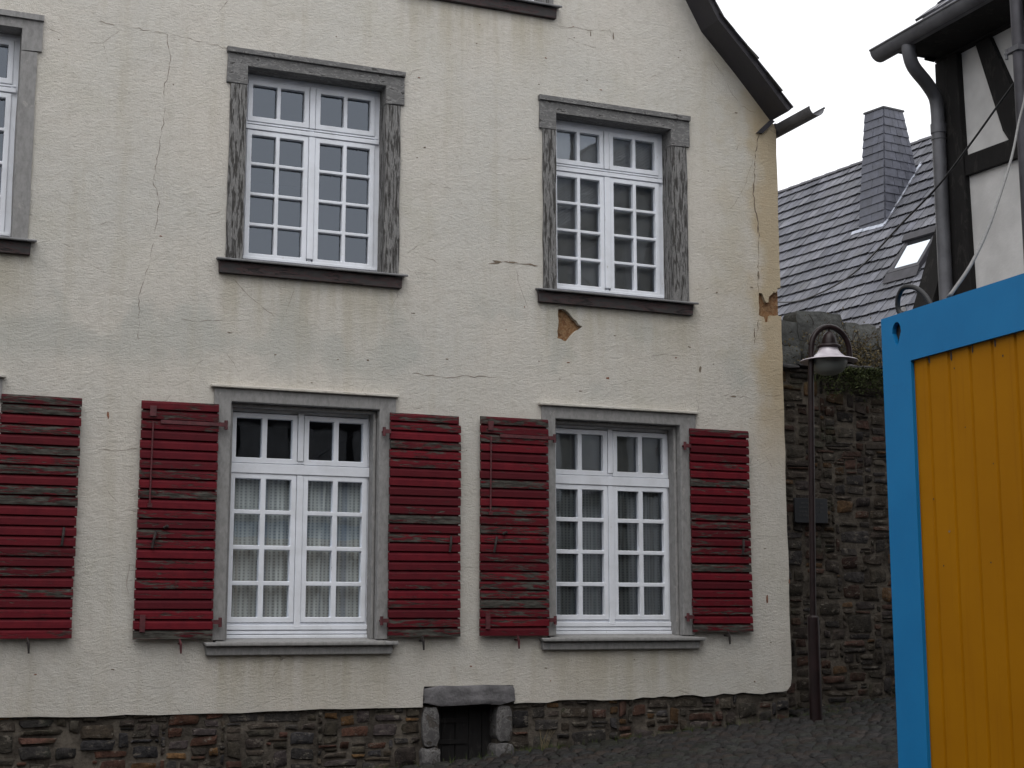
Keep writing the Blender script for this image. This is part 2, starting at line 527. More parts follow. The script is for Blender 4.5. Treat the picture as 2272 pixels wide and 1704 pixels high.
# ------------------------------------------------------------------ rubble masonry
PAL = [(.066, .062, .058), (.085, .068, .050), (.062, .050, .045), (.105, .050, .034), (.085, .078, .064), (.170, .095, .040),
       (.072, .060, .062), (.048, .046, .046), (.095, .080, .066), (.120, .060, .046), (.058, .058, .064), (.075, .066, .050)]
def stone(mb, x0, x1, z0, z1, y, d, rg, wt=.45):
    c = rg.choice(PAL); k = rg.uniform(.45, 1.0)
    base_ = (.050, .042, .036)
    mb.col = tuple((q * (1 - wt) + r_ * wt) * k for q, r_ in zip(c, base_))
    jx, jz = (x1 - x0) * .12, (z1 - z0) * .22
    q = [(x0 + rg.uniform(-.3, 1) * jx, z0 + rg.uniform(-.3, 1) * jz), (x1 - rg.uniform(-.3, 1) * jx, z0 + rg.uniform(-.3, 1) * jz),
         (x1 - rg.uniform(-.3, 1) * jx, z1 - rg.uniform(-.3, 1) * jz), (x0 + rg.uniform(-.3, 1) * jx, z1 - rg.uniform(-.3, 1) * jz)]
    us = (-1, -.86, -.4, .2, .75, 1); vs_ = (-1, -.78, -.2, .45, .82, 1)
    tx, tz = rg.uniform(-.35, .35), rg.uniform(-.35, .35)
    pts = []
    for v in vs_:
        for u in us:
            uu, vv = u, v
            if abs(u) > .8 and abs(v) > .8:
                uu, vv = u * .93, v * .90
            a, b = (uu + 1) / 2, (vv + 1) / 2
            px = (q[0][0] * (1 - a) + q[1][0] * a) * (1 - b) + (q[3][0] * (1 - a) + q[2][0] * a) * b
            pz = (q[0][1] * (1 - a) + q[1][1] * a) * (1 - b) + (q[3][1] * (1 - a) + q[2][1] * a) * b
            e = max(abs(u), abs(v))
            h = d * (1.0 if e < .5 else (.82 if e < .9 else -.5)) * (1 + tx * u + tz * v)
            if e < .9:
                h += rg.uniform(-.16, .16) * d
            px += rg.uniform(-.05, .05) * (x1 - x0) * .5; pz += rg.uniform(-.05, .05) * (z1 - z0) * .6
            pts.append((px, y - h, pz))
    mb.add(pts, [(j * 6 + i, j * 6 + i + 1, (j + 1) * 6 + i + 1, (j + 1) * 6 + i) for j in range(5) for i in range(5)])

def rubble(x0, x1, zb, zt, y, seed, hh=(.045, .16), ww=(.09, .36), d=(.010, .030), wt=.45):
    """uncoursed rubble: a coarse random packing grown on a fine lattice"""
    rg = random.Random(seed)
    mb = MB()
    cw, chh = .045, .030
    zmin = min(zb(x0), zb(x1)) - .05
    zmax = max(zt(x0), zt(x1), zt((x0 + x1) / 2))
    nx_, nz_ = int((x1 - x0) / cw) + 1, int((zmax - zmin) / chh) + 1
    used = [[False] * nx_ for _ in range(nz_)]
    for j in range(nz_):
        for i in range(nx_):
            if used[j][i]: continue
            r = rg.random()
            if r < .16: wn, hn = rg.randint(5, 8), rg.randint(4, 6)
            elif r < .55: wn, hn = rg.randint(3, 7), rg.randint(2, 4)
            elif r < .93: wn, hn = rg.randint(3, 8), rg.randint(1, 2)
            else: wn, hn = rg.randint(1, 3), rg.randint(1, 3)
            w_ = 0
            while w_ < wn and i + w_ < nx_ and not used[j][i + w_]: w_ += 1
            h_ = 1
            while h_ < hn and j + h_ < nz_ and not any(used[j + h_][i:i + w_]): h_ += 1
            for a in range(h_):
                for c in range(w_): used[j + a][i + c] = True
            xa, xb = x0 + i * cw, min(x0 + (i + w_) * cw, x1)
            za, zc = zmin + j * chh, zmin + (j + h_) * chh
            cx = (xa + xb) / 2
            tilt_ = .010 * math.sin(cx * 3.1 + za * 5) + .008 * math.sin(cx * 7.3 + 1)
            za += tilt_; zc += tilt_
            zc = min(zc, zt(cx) - .003)
            if zc - za < .018 or zc < zb(cx) - .03 or xb - xa < .03: continue
            if rg.random() < .035: continue
            g_ = rg.uniform(.001, .007)
            stone(mb, xa + g_, xb - g_, za + g_ * .6, zc - g_ * .6, y, rg.uniform(*d), rg, wt)
    return mb

# ------------------------------------------------------------------ plaster house
house = thing('plaster_house', 'tall cream plaster gable house with red wooden shutters, white windows and cracked walls', 'house', (2.2, 0, -1.3))
rw = random.Random(11)

def wobble(a, b, n, amp):
    r = []
    for i in range(n):
        t = i / n
        r.append((a[0] + (b[0] - a[0]) * t, a[1] + (b[1] - a[1]) * t + (rw.uniform(-amp, amp) if i else 0)))
    return r

def rect(x0, x1, z0, z1):
    return [(x0, z0), (x1, z0), (x1, z1), (x0, z1)]

# roof profile on the wall (right half), mirrored about the ridge
XR = 2.2
prof = [(7.51, 4.665), (7.136, 5.075), (6.774, 5.445), (6.609, 5.735), (5.2, 8.15), (XR, 13.2)]
P1 = [(5.282, 2.668), (5.332, 2.669), (5.370, 2.650), (5.407, 2.616), (5.430, 2.588), (5.457, 2.574), (5.477, 2.544), (5.516, 2.528), (5.490, 2.502), (5.462, 2.490), (5.431, 2.463), (5.400, 2.430), (5.372, 2.389), (5.339, 2.382), (5.310, 2.398), (5.272, 2.405), (5.278, 2.430), (5.273, 2.467), (5.281, 2.510), (5.286, 2.560), (5.278, 2.610)]
P2 = [(7.567, 3.050), (7.536, 3.046), (7.529, 3.012), (7.510, 3.000), (7.491, 3.004), (7.471, 2.980), (7.440, 2.956), (7.436, 2.930), (7.432, 2.903), (7.415, 2.896), (7.401, 2.904), (7.383, 2.940), (7.376, 2.965), (7.360, 2.982), (7.329, 2.984), (7.326, 2.900), (7.331, 2.840), (7.323, 2.773), (7.341, 2.764), (7.378, 2.756), (7.386, 2.730), (7.389, 2.708), (7.432, 2.717), (7.440, 2.750), (7.446, 2.778), (7.496, 2.776), (7.528, 2.789), (7.546, 2.775), (7.568, 2.785)]
# windows: kind, inner left/right/top/bottom, outer left/right/top
WIN = [
    dict(kind='wood', L=2.495, Rr=3.679, T=4.466, B=2.845, oL=2.330, oR=3.842, oT=4.594, lab='upper window with badly peeling grey surround'),
    dict(kind='wood', L=5.262, Rr=6.420, T=4.440, B=2.835, oL=5.108, oR=6.612, oT=4.570, lab='upper window above the bare clay patch'),
    dict(kind='paint', L=-.430, Rr=.727, T=4.514, B=2.850, oL=-.620, oR=.878, oT=4.622, lab='upper window cut by the left frame edge'),
    dict(kind='stone', L=2.440, Rr=3.661, T=1.688, B=-.150, oL=2.304, oR=3.802, oT=1.790, lab='lower window with blue tinted lace curtain'),
    dict(kind='stone', L=5.243, Rr=6.462, T=1.697, B=-.130, oL=5.117, oR=6.622, oT=1.800, lab='lower window with grey green lace curtain'),
    dict(kind='stone', L=-.635, Rr=.586, T=1.688, B=-.150, oL=-.770, oR=.720, oT=1.765, lab='lower window hidden at the left edge'),
    dict(kind='wood', L=3.930, Rr=5.130, T=6.95, B=5.445, oL=3.790, oR=5.270, oT=7.08, lab='gable window of which only the sill shows'),
]
outer = []
outer += wobble((-3.17, -.72), (4.07, -.712), 34, .010)
outer += [(4.064, -.712), (4.068, -.60), (4.075, -.548), (4.855, -.548), (4.862, -.60)]
outer += wobble((4.865, -.700), (7.46, -.655), 26, .012)
outer += [(7.46, -.652), (7.52, -.640), (7.555, -.60), (7.568, -.54)]
for z in [i * .18 - .3 for i in range(17)]:
    outer.append((7.568 + rw.uniform(-.006, .005), z))
outer += P2[::-1]
for z in [3.15 + i * .17 for i in range(9)]:
    outer.append((7.566 + rw.uniform(-.004, .004), z))
outer += [(7.566, 4.612)] + prof[1:]
outer += [(2 * XR - x, z) for x, z in prof[:-1][::-1]] + [(-3.17, 4.61)]
holes = [P1]
for q in WIN:
    holes.append(rect(q['oL'] + .05, q['oR'] - .05, q['B'] - .06, q['oT'] - .04))
wl = MB()
wl.prism(outer, holes, 0, .06)
wl.mi = 1
wl.prism([(x, z) for x, z in rect(5.1, 5.6, 2.3, 2.75)], [], .042, .056)
wl.prism(rect(7.25, 7.555, 2.65, 3.10), [], .036, .056)
wl.mi = 0
# end wall and body behind the gable
wl.box(7.15, 7.555, .065, 11, -1.5, 4.55)
wl.box(-3.15, -2.75, .065, 11, -1.7, 4.55)
wl.box(-2.75, 7.15, 10.7, 11, -1.7, 4.55)
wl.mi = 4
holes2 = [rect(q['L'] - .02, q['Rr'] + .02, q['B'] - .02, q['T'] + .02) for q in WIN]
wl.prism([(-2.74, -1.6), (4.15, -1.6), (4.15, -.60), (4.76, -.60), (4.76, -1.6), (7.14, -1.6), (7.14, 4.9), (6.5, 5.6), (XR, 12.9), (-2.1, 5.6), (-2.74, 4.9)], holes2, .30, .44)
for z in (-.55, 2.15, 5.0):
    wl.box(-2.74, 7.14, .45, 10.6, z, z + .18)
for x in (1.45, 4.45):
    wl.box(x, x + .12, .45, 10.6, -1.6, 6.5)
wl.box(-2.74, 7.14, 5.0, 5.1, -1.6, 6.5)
wl.mi = 2
# cracks: thin ragged open joints lying on the render
CR = [[(1.251,4.665),(1.538,4.661),(1.831,4.641),(1.875,4.432),(1.828,4.192),(1.838,3.923),(1.766,3.418),(1.826,3.236),(1.771,2.780),(1.694,2.477),(1.708,2.093)],
[(1.867,4.646),(2.129,4.628),(2.346,4.590)],[(4.625,3.000),(4.754,3.036),(4.950,3.038),(5.126,3.029)],
[(6.893,5.183),(6.990,5.060),(7.062,4.933),(7.184,4.777),(7.285,4.736),(7.361,4.737)],
[(7.381,4.544),(7.334,4.333),(7.296,3.923),(7.330,3.703),(7.351,3.572),(7.328,3.303),(7.323,2.985)],
[(7.316,2.730),(7.304,2.642),(7.269,2.487)],[(7.312,4.285),(7.213,4.004),(7.031,3.738)],
[(3.944,2.016),(4.231,1.995),(4.397,2.017),(4.607,2.023),(4.820,2.020)],[(2.413,2.688),(2.567,2.550),(2.798,2.379)],
[(3.833,2.70),(3.806,2.654),(3.715,2.489)],[(6.865,2.011),(7.059,1.992),(7.230,1.997)],[(7.418,2.467),(7.52,2.443)],
[(7.305,2.036),(7.464,2.011),(7.55,2.032)],[(3.873,4.594),(3.915,4.633),(4.007,4.667)],
[(5.293,5.271),(5.453,5.275),(5.639,5.277),(5.818,5.306),(5.864,5.206)],[(4.071,3.652),(4.176,3.648),(4.282,3.635)],
[(2.234,4.883),(2.289,4.964),(2.325,5.018)],[(7.206,1.667),(7.338,1.482),(7.423,1.358)],[(3.994,3.009),(4.119,3.001),(4.182,2.958)],
[(3.88,2.90),(3.913,2.882),(4.078,2.869)],[(0.89,3.712),(0.99,3.681)],[(1.076,3.062),(1.287,2.992),(1.459,3.047)],
[(2.029,3.163),(2.176,3.167),(2.322,3.232)],[(4.731,3.970),(4.951,3.976),(5.100,4.019)],[(6.64,2.975),(6.743,2.953),(6.866,3.020)],
[(1.429,1.268),(1.601,1.268),(1.739,1.282)],[(2.349,2.344),(2.131,2.308),(2.021,2.318)],[(6.64,2.039),(6.66,1.872),(6.63,1.784)],
[(7.121,4.307),(7.175,4.449)],[(6.490,2.326),(6.301,2.334),(6.161,2.304)]]
WIDE = {2: .012, 4: .011, 0: .0046, 7: .006, 14: .006, 5: .010}
for ci, pl in enumerate(CR):
    pts = []
    for a, b in zip(pl[:-1], pl[1:]):
        n = max(2, int(math.dist(a, b) / .035))
        for i in range(n):
            t = i / n
            pts.append((a[0] + (b[0] - a[0]) * t + rw.uniform(-.009, .009), a[1] + (b[1] - a[1]) * t + rw.uniform(-.009, .009)))
    pts.append(pl[-1])
    wd = WIDE.get(ci, .0034)
    vs = []
    for i, p in enumerate(pts):
        q0 = pts[max(i - 1, 0)]; q1 = pts[min(i + 1, len(pts) - 1)]
        dx, dz = q1[0] - q0[0], q1[1] - q0[1]
        L = math.hypot(dx, dz) or 1
        k = wd * rw.uniform(.25, 1.1) * (0.15 if i in (0, len(pts) - 1) else 1) / 2
        if rw.random() < .24: k *= .1
        vs += [(p[0] - dz / L * k, -.0022, p[1] + dx / L * k), (p[0] + dz / L * k, -.0022, p[1] - dx / L * k)]
    wl.add(vs, [(2 * i, 2 * i + 1, 2 * i + 3, 2 * i + 2) for i in range(len(pts) - 1)])
# chips where the paint skin has flaked off
def inwin(x, z):
    return any(q['oL'] - .06 < x < q['oR'] + .06 and q['B'] - .2 < z < q['oT'] + .06 for q in WIN) or x > 7.5 or x < .92
def chip(x, z, w_, h_, mi):
    wl.mi = mi
    n = 9
    a0 = rw.uniform(0, 6)
    vs = [(x, -.003, z)]
    for i in range(n):
        th = a0 + 2 * math.pi * i / n
        r = rw.uniform(.45, 1.1)
        vs.append((x + math.cos(th) * w_ * r, -.0015, z + math.sin(th) * h_ * r))
    wl.add(vs, [(0, i + 1, (i + 1) % n + 1) for i in range(n)])
for i in range(150):
    x, z = rw.uniform(.9, 7.4), rw.uniform(-.6, 5.3)
    if rw.random() < .45: x = rw.uniform(3.85, 7.3)
    if inwin(x, z) or z > 4.6 + (7.3 - x) * .9: continue
    s_ = rw.uniform(.003, .0105)
    chip(x, z, s_ * rw.uniform(.8, 2.6), s_ * rw.uniform(.5, 1.1), 2 if rw.random() < .75 else 3)
for x, z, a, b in [(7.33, .17, .012, .055), (1.50, 1.53, .012, .05), (6.69, 2.22, .016, .03), (1.80, .0, .03, .008), (4.70, 3.035, .05, .010), (4.86, 3.040, .06, .008), (5.02, 3.036, .03, .007),
                   (7.34, 3.60, .012, .07), (7.30, 3.98, .010, .06), (7.33, 3.15, .012, .04), (7.27, 2.60, .009, .05), (7.03, 1.99, .035, .010), (5.85, 5.25, .010, .045), (5.62, 5.24, .008, .03),
                   (1.10, 4.95, .05, .012), (.98, 4.86, .05, .012), (1.02, 5.0, .03, .012), (7.25, 3.03, .02, .01), (7.57, .33, .012, .03)]:
    chip(x, z, a, b, 3 if a < .014 and z < 2.3 else 2)
wall = wl.build('wall', [PLASTER, CLAY, CRACK, CHIPM, INNER], house)

# plinth of rubble stone
def zbp(x): return gz(x, 0) - .05
def ztp(x):
    return -.708 if x < 4.07 else (-.70 + (x - 4.87) * .017)
def skiph(a, b, z0, z1): return b > 4.05 and a < 4.89
pm = rubble(-.4, 4.06, zbp, ztp, .035, 3, wt=.12)
pm2 = rubble(4.85, 7.55, zbp, ztp, .035, 7, wt=.3)
pm.add(pm2.v, pm2.f); pm.c[-len(pm2.c):] = pm2.c
pm.mi = 1
pm.col = (1, 1, 1)
pm.box(-3.1, 4.21, .034, .24, -2.2, -.70)
pm.box(4.72, 7.55, .034, .24, -2.2, -.665)
plinth = pm.build('plinth', [STONE, MORTAR], house, smooth=True, auto=55, recalc=False)

# cellar opening
def roughbox(mb, x0, x1, y0, y1, z0, z1, rg, amp=.012, n=4):
    P = lambda u, v, k: None
    us = [i / n for i in range(n + 1)]
    vs, fs = [], []
    for j in range(n + 1):
        for i in range(n + 1):
            u, v = us[i], us[j]
            e = (i in (0, n)) + (j in (0, n))
            px = x0 + (x1 - x0) * u + rg.uniform(-amp, amp); pz = z0 + (z1 - z0) * v + rg.uniform(-amp, amp)
            if e == 2:
                px += (.5 - u) * .03; pz += (.5 - v) * .03
            vs.append((px, y0 + (.012 if e else 0) + rg.uniform(-amp, amp) * .5, pz))
    m_ = n + 1
    for j in range(n):
        for i in range(n):
            fs.append((j * m_ + i, j * m_ + i + 1, (j + 1) * m_ + i + 1, (j + 1) * m_ + i))
    rim = [i for i in range(m_)] + [j * m_ + n for j in range(1, m_)] + [n * m_ + i for i in range(n - 1, -1, -1)] + [j * m_ for j in range(n - 1, 0, -1)]
    b = len(vs)
    for i in rim:
        vs.append((vs[i][0], y1, vs[i][2]))
    k = len(rim)
    for i in range(k):
        fs.append((rim[i], b + i, b + (i + 1) % k, rim[(i + 1) % k]))
    mb.add(vs, fs)
rg = random.Random(8)
hatch = MB()
for i in range(5):
    hatch.box(4.165 + i * .119, 4.165 + i * .119 + .113, .150 + .004 * (i % 2), .18, -1.5, -.66)
hatch.box(4.18, 4.50, .138, .149, -.850, -.815)
hatch.box(4.18, 4.50, .138, .149, -1.02, -.985)
hatch.tube([(4.19, .140, -.85), (4.19, .140, -.81)], .016, 8)
hatch.tube([(4.19, .140, -1.03), (4.19, .140, -.98)], .016, 8)
cel = hatch.build('cellar_hatch', BLACKWOOD, house)
cel['label'] = 'dark plank cellar hatch framed in hewn grey stone'
b = MB(); roughbox(b, 4.072, 4.862, -.035, .22, -.700, -.545, rg, .007, 6); b.build('lintel', SANDSTONE, cel, smooth=True, auto=60)
for x0, x1 in ((4.062, 4.205), (4.705, 4.842)):
    b = MB(); roughbox(b, x0, x1, -.02, .30, -1.02 if x0 < 4.3 else -1.0, -.715, rg, .005, 5); b.build('jamb', JAMBSTONE, cel, smooth=True, auto=60)
    b = MB(); roughbox(b, x0 - .02, x1 + .005, -.05, .28, -1.20, -1.035 if x0 < 4.3 else -1.015, rg, .011, 5); b.build('base_stone', JAMBSTONE, cel, smooth=True, auto=60)

# roof of the house: verge overhangs the gable by 0.3 m
rf = MB()
up_ = [(x + .018, z + .012) for x, z in prof]
full = prof + [(2 * XR - x, z) for x, z in prof[:-1][::-1]]
nrm = []
th = .05
def offs(pts, d):
    r = []
    for i, p in enumerate(pts):
        a = pts[max(i - 1, 0)]; c = pts[min(i + 1, len(pts) - 1)]
        dx, dz = c[0] - a[0], c[1] - a[1]; L = math.hypot(dx, dz)
        r.append((p[0] + dz / L * d, p[1] - dx / L * d))
    return r
topp = offs(full, th)
rf.col = (.030, .028, .033)
n = len(full)
for i in range(n - 1):
    a, c, ta, tc = full[i], full[i + 1], topp[i], topp[i + 1]
    rf.hexa([(a[0], -.31, a[1]), (c[0], -.31, c[1]), (c[0], 11.2, c[1]), (a[0], 11.2, a[1]),
             (ta[0], -.31, ta[1]), (tc[0], -.31, tc[1]), (tc[0], 11.2, tc[1]), (ta[0], 11.2, ta[1])])
# ragged slate ends along the right verge
rs = random.Random(4)
tr = topp[:6]
for i in range(5):
    a, c = Vector((tr[i][0], 0, tr[i][1])), Vector((tr[i + 1][0], 0, tr[i + 1][1]))
    L = (c - a).length
    k = int(L / .14)
    dirv = (c - a) / L
    nv = Vector((dirv.z, 0, -dirv.x))
    if i >= 4: k = 0
    for j in range(k):
        p = a + dirv * (j * L / k)
        q = p + dirv * (L / k * 1.25)
        e = rs.uniform(.006, .022)
        y0 = -.33 - rs.uniform(0, .02)
        rf.col = tuple(v * rs.uniform(.8, 1.2) for v in (.036, .034, .040))
        p0, p1 = p + nv * e, q + nv * .002
        p2_, p3 = p - nv * .004, q - nv * .004
        for yy0, yy1 in ((y0, .4),):
            rf.hexa([(p2_.x, yy0, p2_.z), (p3.x, yy0, p3.z), (p3.x, yy1, p3.z), (p2_.x, yy1, p2_.z), (p0.x, yy0, p0.z), (p1.x, yy0, p1.z), (p1.x, yy1, p1.z), (p0.x, yy1, p0.z)])
roof = rf.build('roof', SLATE, house)
# eaves board and gutter along the right eaves
b = MB(); b.hexa([(7.34, -.03, 4.525), (7.40, -.03, 4.525), (7.54, -.03, 4.66), (7.50, -.03, 4.675), (7.34, .05, 4.525), (7.40, .05, 4.525), (7.54, .05, 4.66), (7.50, .05, 4.675)])
b.box(7.57, 7.595, .02, 11, 4.52, 4.66)
b.build('eaves_board', DARKZINC, house)
def halfround(mb, x, z, r, y0, y1, t=.006, n=10):
    vs = []
    for rr in (r, r - t):
        for yy in (y0, y1):
            for i in range(n + 1):
                a = math.pi + math.pi * i / n
                vs.append((x + rr * math.cos(a), yy, z + rr * math.sin(a)))
    m_ = n + 1
    fs = []
    for i in range(n):
        fs.append((i, i + 1, m_ + i + 1, m_ + i)); fs.append((2 * m_ + i, 3 * m_ + i, 3 * m_ + i + 1, 2 * m_ + i + 1))
        fs.append((i, 2 * m_ + i, 2 * m_ + i + 1, i + 1)); fs.append((m_ + i, m_ + i + 1, 3 * m_ + i + 1, 3 * m_ + i))
    fs.append((0, m_, 3 * m_, 2 * m_)); fs.append((n, 2 * m_ + n, 3 * m_ + n, m_ + n))
    mb.add(vs, fs)
b = MB(); halfround(b, 7.635, 4.635, .082, -.58, 11.2)
b.tube([(7.718, -.58, 4.637), (7.718, 11.2, 4.637)], .010, 8)
b.build('gutter', ZINC, house, smooth=True, auto=40)

# windows
def wavy_rect(x0, x1, z0, z1): return rect(x0, x1, z0, z1)
def make_window(q):
    L, Rr, T, B, oL, oR, oT = (q[k] for k in ('L', 'Rr', 'T', 'B', 'oL', 'oR', 'oT'))
    stone_ = q['kind'] == 'stone'
    yf = .17 if stone_ else .16
    cx = (L + Rr) / 2
    W = Rr - L
    if stone_:
        fb = B + .02; lowB = B + .157; lowT = T - .588; upB = T - .418; upT = T - .100; tr0, tr1 = T - .548, T - .460
        bw, mw = .075, .043
    elif q['kind'] == 'wood' and B > 5:
        fb = B + .04; lowB = B + .099; lowT = B + 1.0; upB = B + 1.16; upT = T - .09; tr0, tr1 = B + 1.05, B + 1.10
        bw, mw = .09, .032
    else:
        fb = B + .042; lowB = B + .099; lowT = T - .520; upB = T - .359; upT = T - .088; tr0, tr1 = T - .476, T - .428
        bw, mw = .09, .032
    fw = .048
    f = MB()
    f.prism(rect(L - .03, Rr + .03, fb, T + .02), [rect(L + fw, cx - .02, lowB - .045, tr0), rect(cx + .02, Rr - fw, lowB - .045, tr0),
                                           rect(L + fw, cx - .02, tr1, T - .05), rect(cx + .02, Rr - fw, tr1, T - .05)], yf, yf + .07)
    f.box(L + .01, Rr - .01, yf - .022, yf, tr0 + .004, tr1 - .006)       # transom moulding
    f.box(L + .01, Rr - .01, yf - .010, yf, tr1 + .004, tr1 + .020)
    f.box(cx - .026, cx + .026, yf - .024, yf, fb + .05, tr0 - .004)      # astragal on the meeting stiles
    f.box(cx - .024, cx + .024, yf - .018, yf, tr1 + .024, T - .04)
    f.box(L + .005, Rr - .005, yf - .016, yf, fb + .004, fb + .03)
    if stone_:
        f.box(L - .005, Rr + .005, yf - .03, yf, fb - .03, fb - .002)
        f.box(L + .003, Rr - .003, yf - .022, yf, fb + .036, fb + .075)
    win = f.build('window', WHITE, house, bevel=.004)
    win['label'] = q['lab']
    # sashes
    for s in (-1, 1):
        if s < 0: a, c = L + fw - .006, cx - .028
        else: a, c = cx + .028, Rr - fw + .006
        st = .042
        p0, p1 = a + st, c - st
        mid = (p0 + p1) / 2
        hs_ = []
        hgt = (lowT - lowB - 3 * mw * .8) / 4
        for i in range(4):
            z0 = lowB + i * (hgt + mw * .8)
            hs_ += [rect(p0, mid - mw / 2, z0, z0 + hgt), rect(mid + mw / 2, p1, z0, z0 + hgt)]
        b = MB(); b.prism(rect(a, c, lowB - .043, lowT + .042), hs_, yf - .013, yf + .045)
        b.build('casement_sash', WHITE, win, bevel=.005)
        b = MB(); b.prism(rect(a, c, upB - .044, upT + .042), [rect(p0, mid - mw / 2, upB, upT), rect(mid + mw / 2, p1, upB, upT)], yf - .013, yf + .045)
        b.build('fanlight_sash', WHITE, win, bevel=.005)
    b = MB()
    b.add([(L + .06, yf + .028, lowB - .02), (Rr - .06, yf + .028, lowB - .02), (Rr - .06, yf + .028, lowT + .02), (L + .06, yf + .028, lowT + .02)], [(0, 1, 2, 3)])
    b.add([(L + .06, yf + .028, upB - .02), (Rr - .06, yf + .028, upB - .02), (Rr - .06, yf + .028, upT + .02), (L + .06, yf + .028, upT + .02)], [(0, 1, 2, 3)])
    b.build('pane', GLASS, win)
    # surround
    s = MB()
    jl, jr = oL + .028, oR - .03
    if stone_:
        jl, jr = oL + .03, oR - .04
        o_ = [(jl, B - .02), (L, B - .02), (L, T), (Rr, T), (Rr, B - .02), (jr, B - .02), (jr, oT - .16), (oR, oT - .16), (oR, oT), (oL, oT), (oL, oT - .16), (jl, oT - .16)]
        s.prism(o_, [], -.022, yf - .002)
        s.prism([(L + .004, B - .02), (L + .03, B - .02), (L + .03, T - .028), (Rr - .03, T - .028), (Rr - .03, B - .02), (Rr - .004, B - .02), (Rr - .004, T - .004), (L + .004, T - .004)], [], .05, yf - .004)
        s.mi = 1
        s.prism([(oL - .030, oT + .004), (oR + .020, oT + .004), (oR + .022, oT + .028), (oL - .034, oT + .028)], [], -.052, .05)
        s.build('surround', [GREY_PAINT, PLASTER], win, bevel=.006)
        b = MB()
        b.prism([(oL - .02, B - .085 + .02), (oR + .022, B - .085 + .02), (oR + .026, B - .035), (oL - .032, B - .035)], [], -.085, .05)
        b.prism([(oL - .005, B - .135), (oR - .015, B - .135), (oR - .008, B - .066), (oL - .012, B - .066)], [], -.045, .05)
        b.add([(oL + .05, -.078, B - .034), (oR - .04, -.078, B - .034), (Rr, yf + .03, B - .004), (L, yf + .03, B - .004)], [(0, 1, 2, 3)])
        b.build('sill', GREY_PAINT, win, bevel=.008)
    else:
        ear = oT - .285
        jm = MB()
        mj = PEEL_DARK if q['kind'] == 'wood' else GREY_PAINT
        ml = PEEL_LINTEL if q['kind'] == 'wood' else GREY_PAINT
        rr_ = random.Random(int(oL * 100) + 700)
        def edge(x, z0, z1, n=9, a=.004):
            return [(x + rr_.uniform(-a, a), z0 + (z1 - z0) * i / n) for i in range(n + 1)]
        jm.prism(edge(jl, ear - .003, B - .02) + edge(L, B - .02, ear - .003), [], -.020, yf - .002)
        jm.prism(edge(Rr, ear - .003, B - .02) + edge(jr, B - .02, ear - .003), [], -.020, yf - .002)
        jm.mi = 1
        top_ = [(oR + (oL - oR) * i / 12, oT + rr_.uniform(-.007, .004)) for i in range(13)]
        o_ = [(oL - .008, ear), (L, ear), (L, T), (Rr, T), (Rr, ear), (oR + .002, ear + .008)] + top_
        jm.prism(o_, [], -.024, yf - .004)
        jm.prism([(oL - .012, oT - .030), (oR + .004, oT - .034), (oR + .006, oT + .012), (oL - .014, oT + .014)], [], -.046, .03)
        jm.mi = 0
        jm.build('surround', [mj, ml], win, bevel=.005)
        b = MB()
        b.hexa([(oL - .045, -.075, B - .026), (oR + .030, -.075, B - .030), (oR + .030, yf + .02, B + .014), (oL - .045, yf + .02, B + .014),
                (oL - .045, -.075, B - .012), (oR + .030, -.075, B - .016), (oR + .030, yf + .02, B + .028), (oL - .045, yf + .02, B + .028)])
        b.tube([(oL - .046, -.075, B - .022), (oR + .031, -.075, B - .026)], .010, 8)
        b.mi = 1
        b.prism([(oL - .022, B - .128), (oR - .010, B - .130), (oR - .006, B - .034), (oL - .025, B - .030)], [], -.045, .06)
        b.build('sill', [SILL_METAL, SILL_WOOD], win, bevel=.003)
    return win
for q in WIN:
    make_window(q)

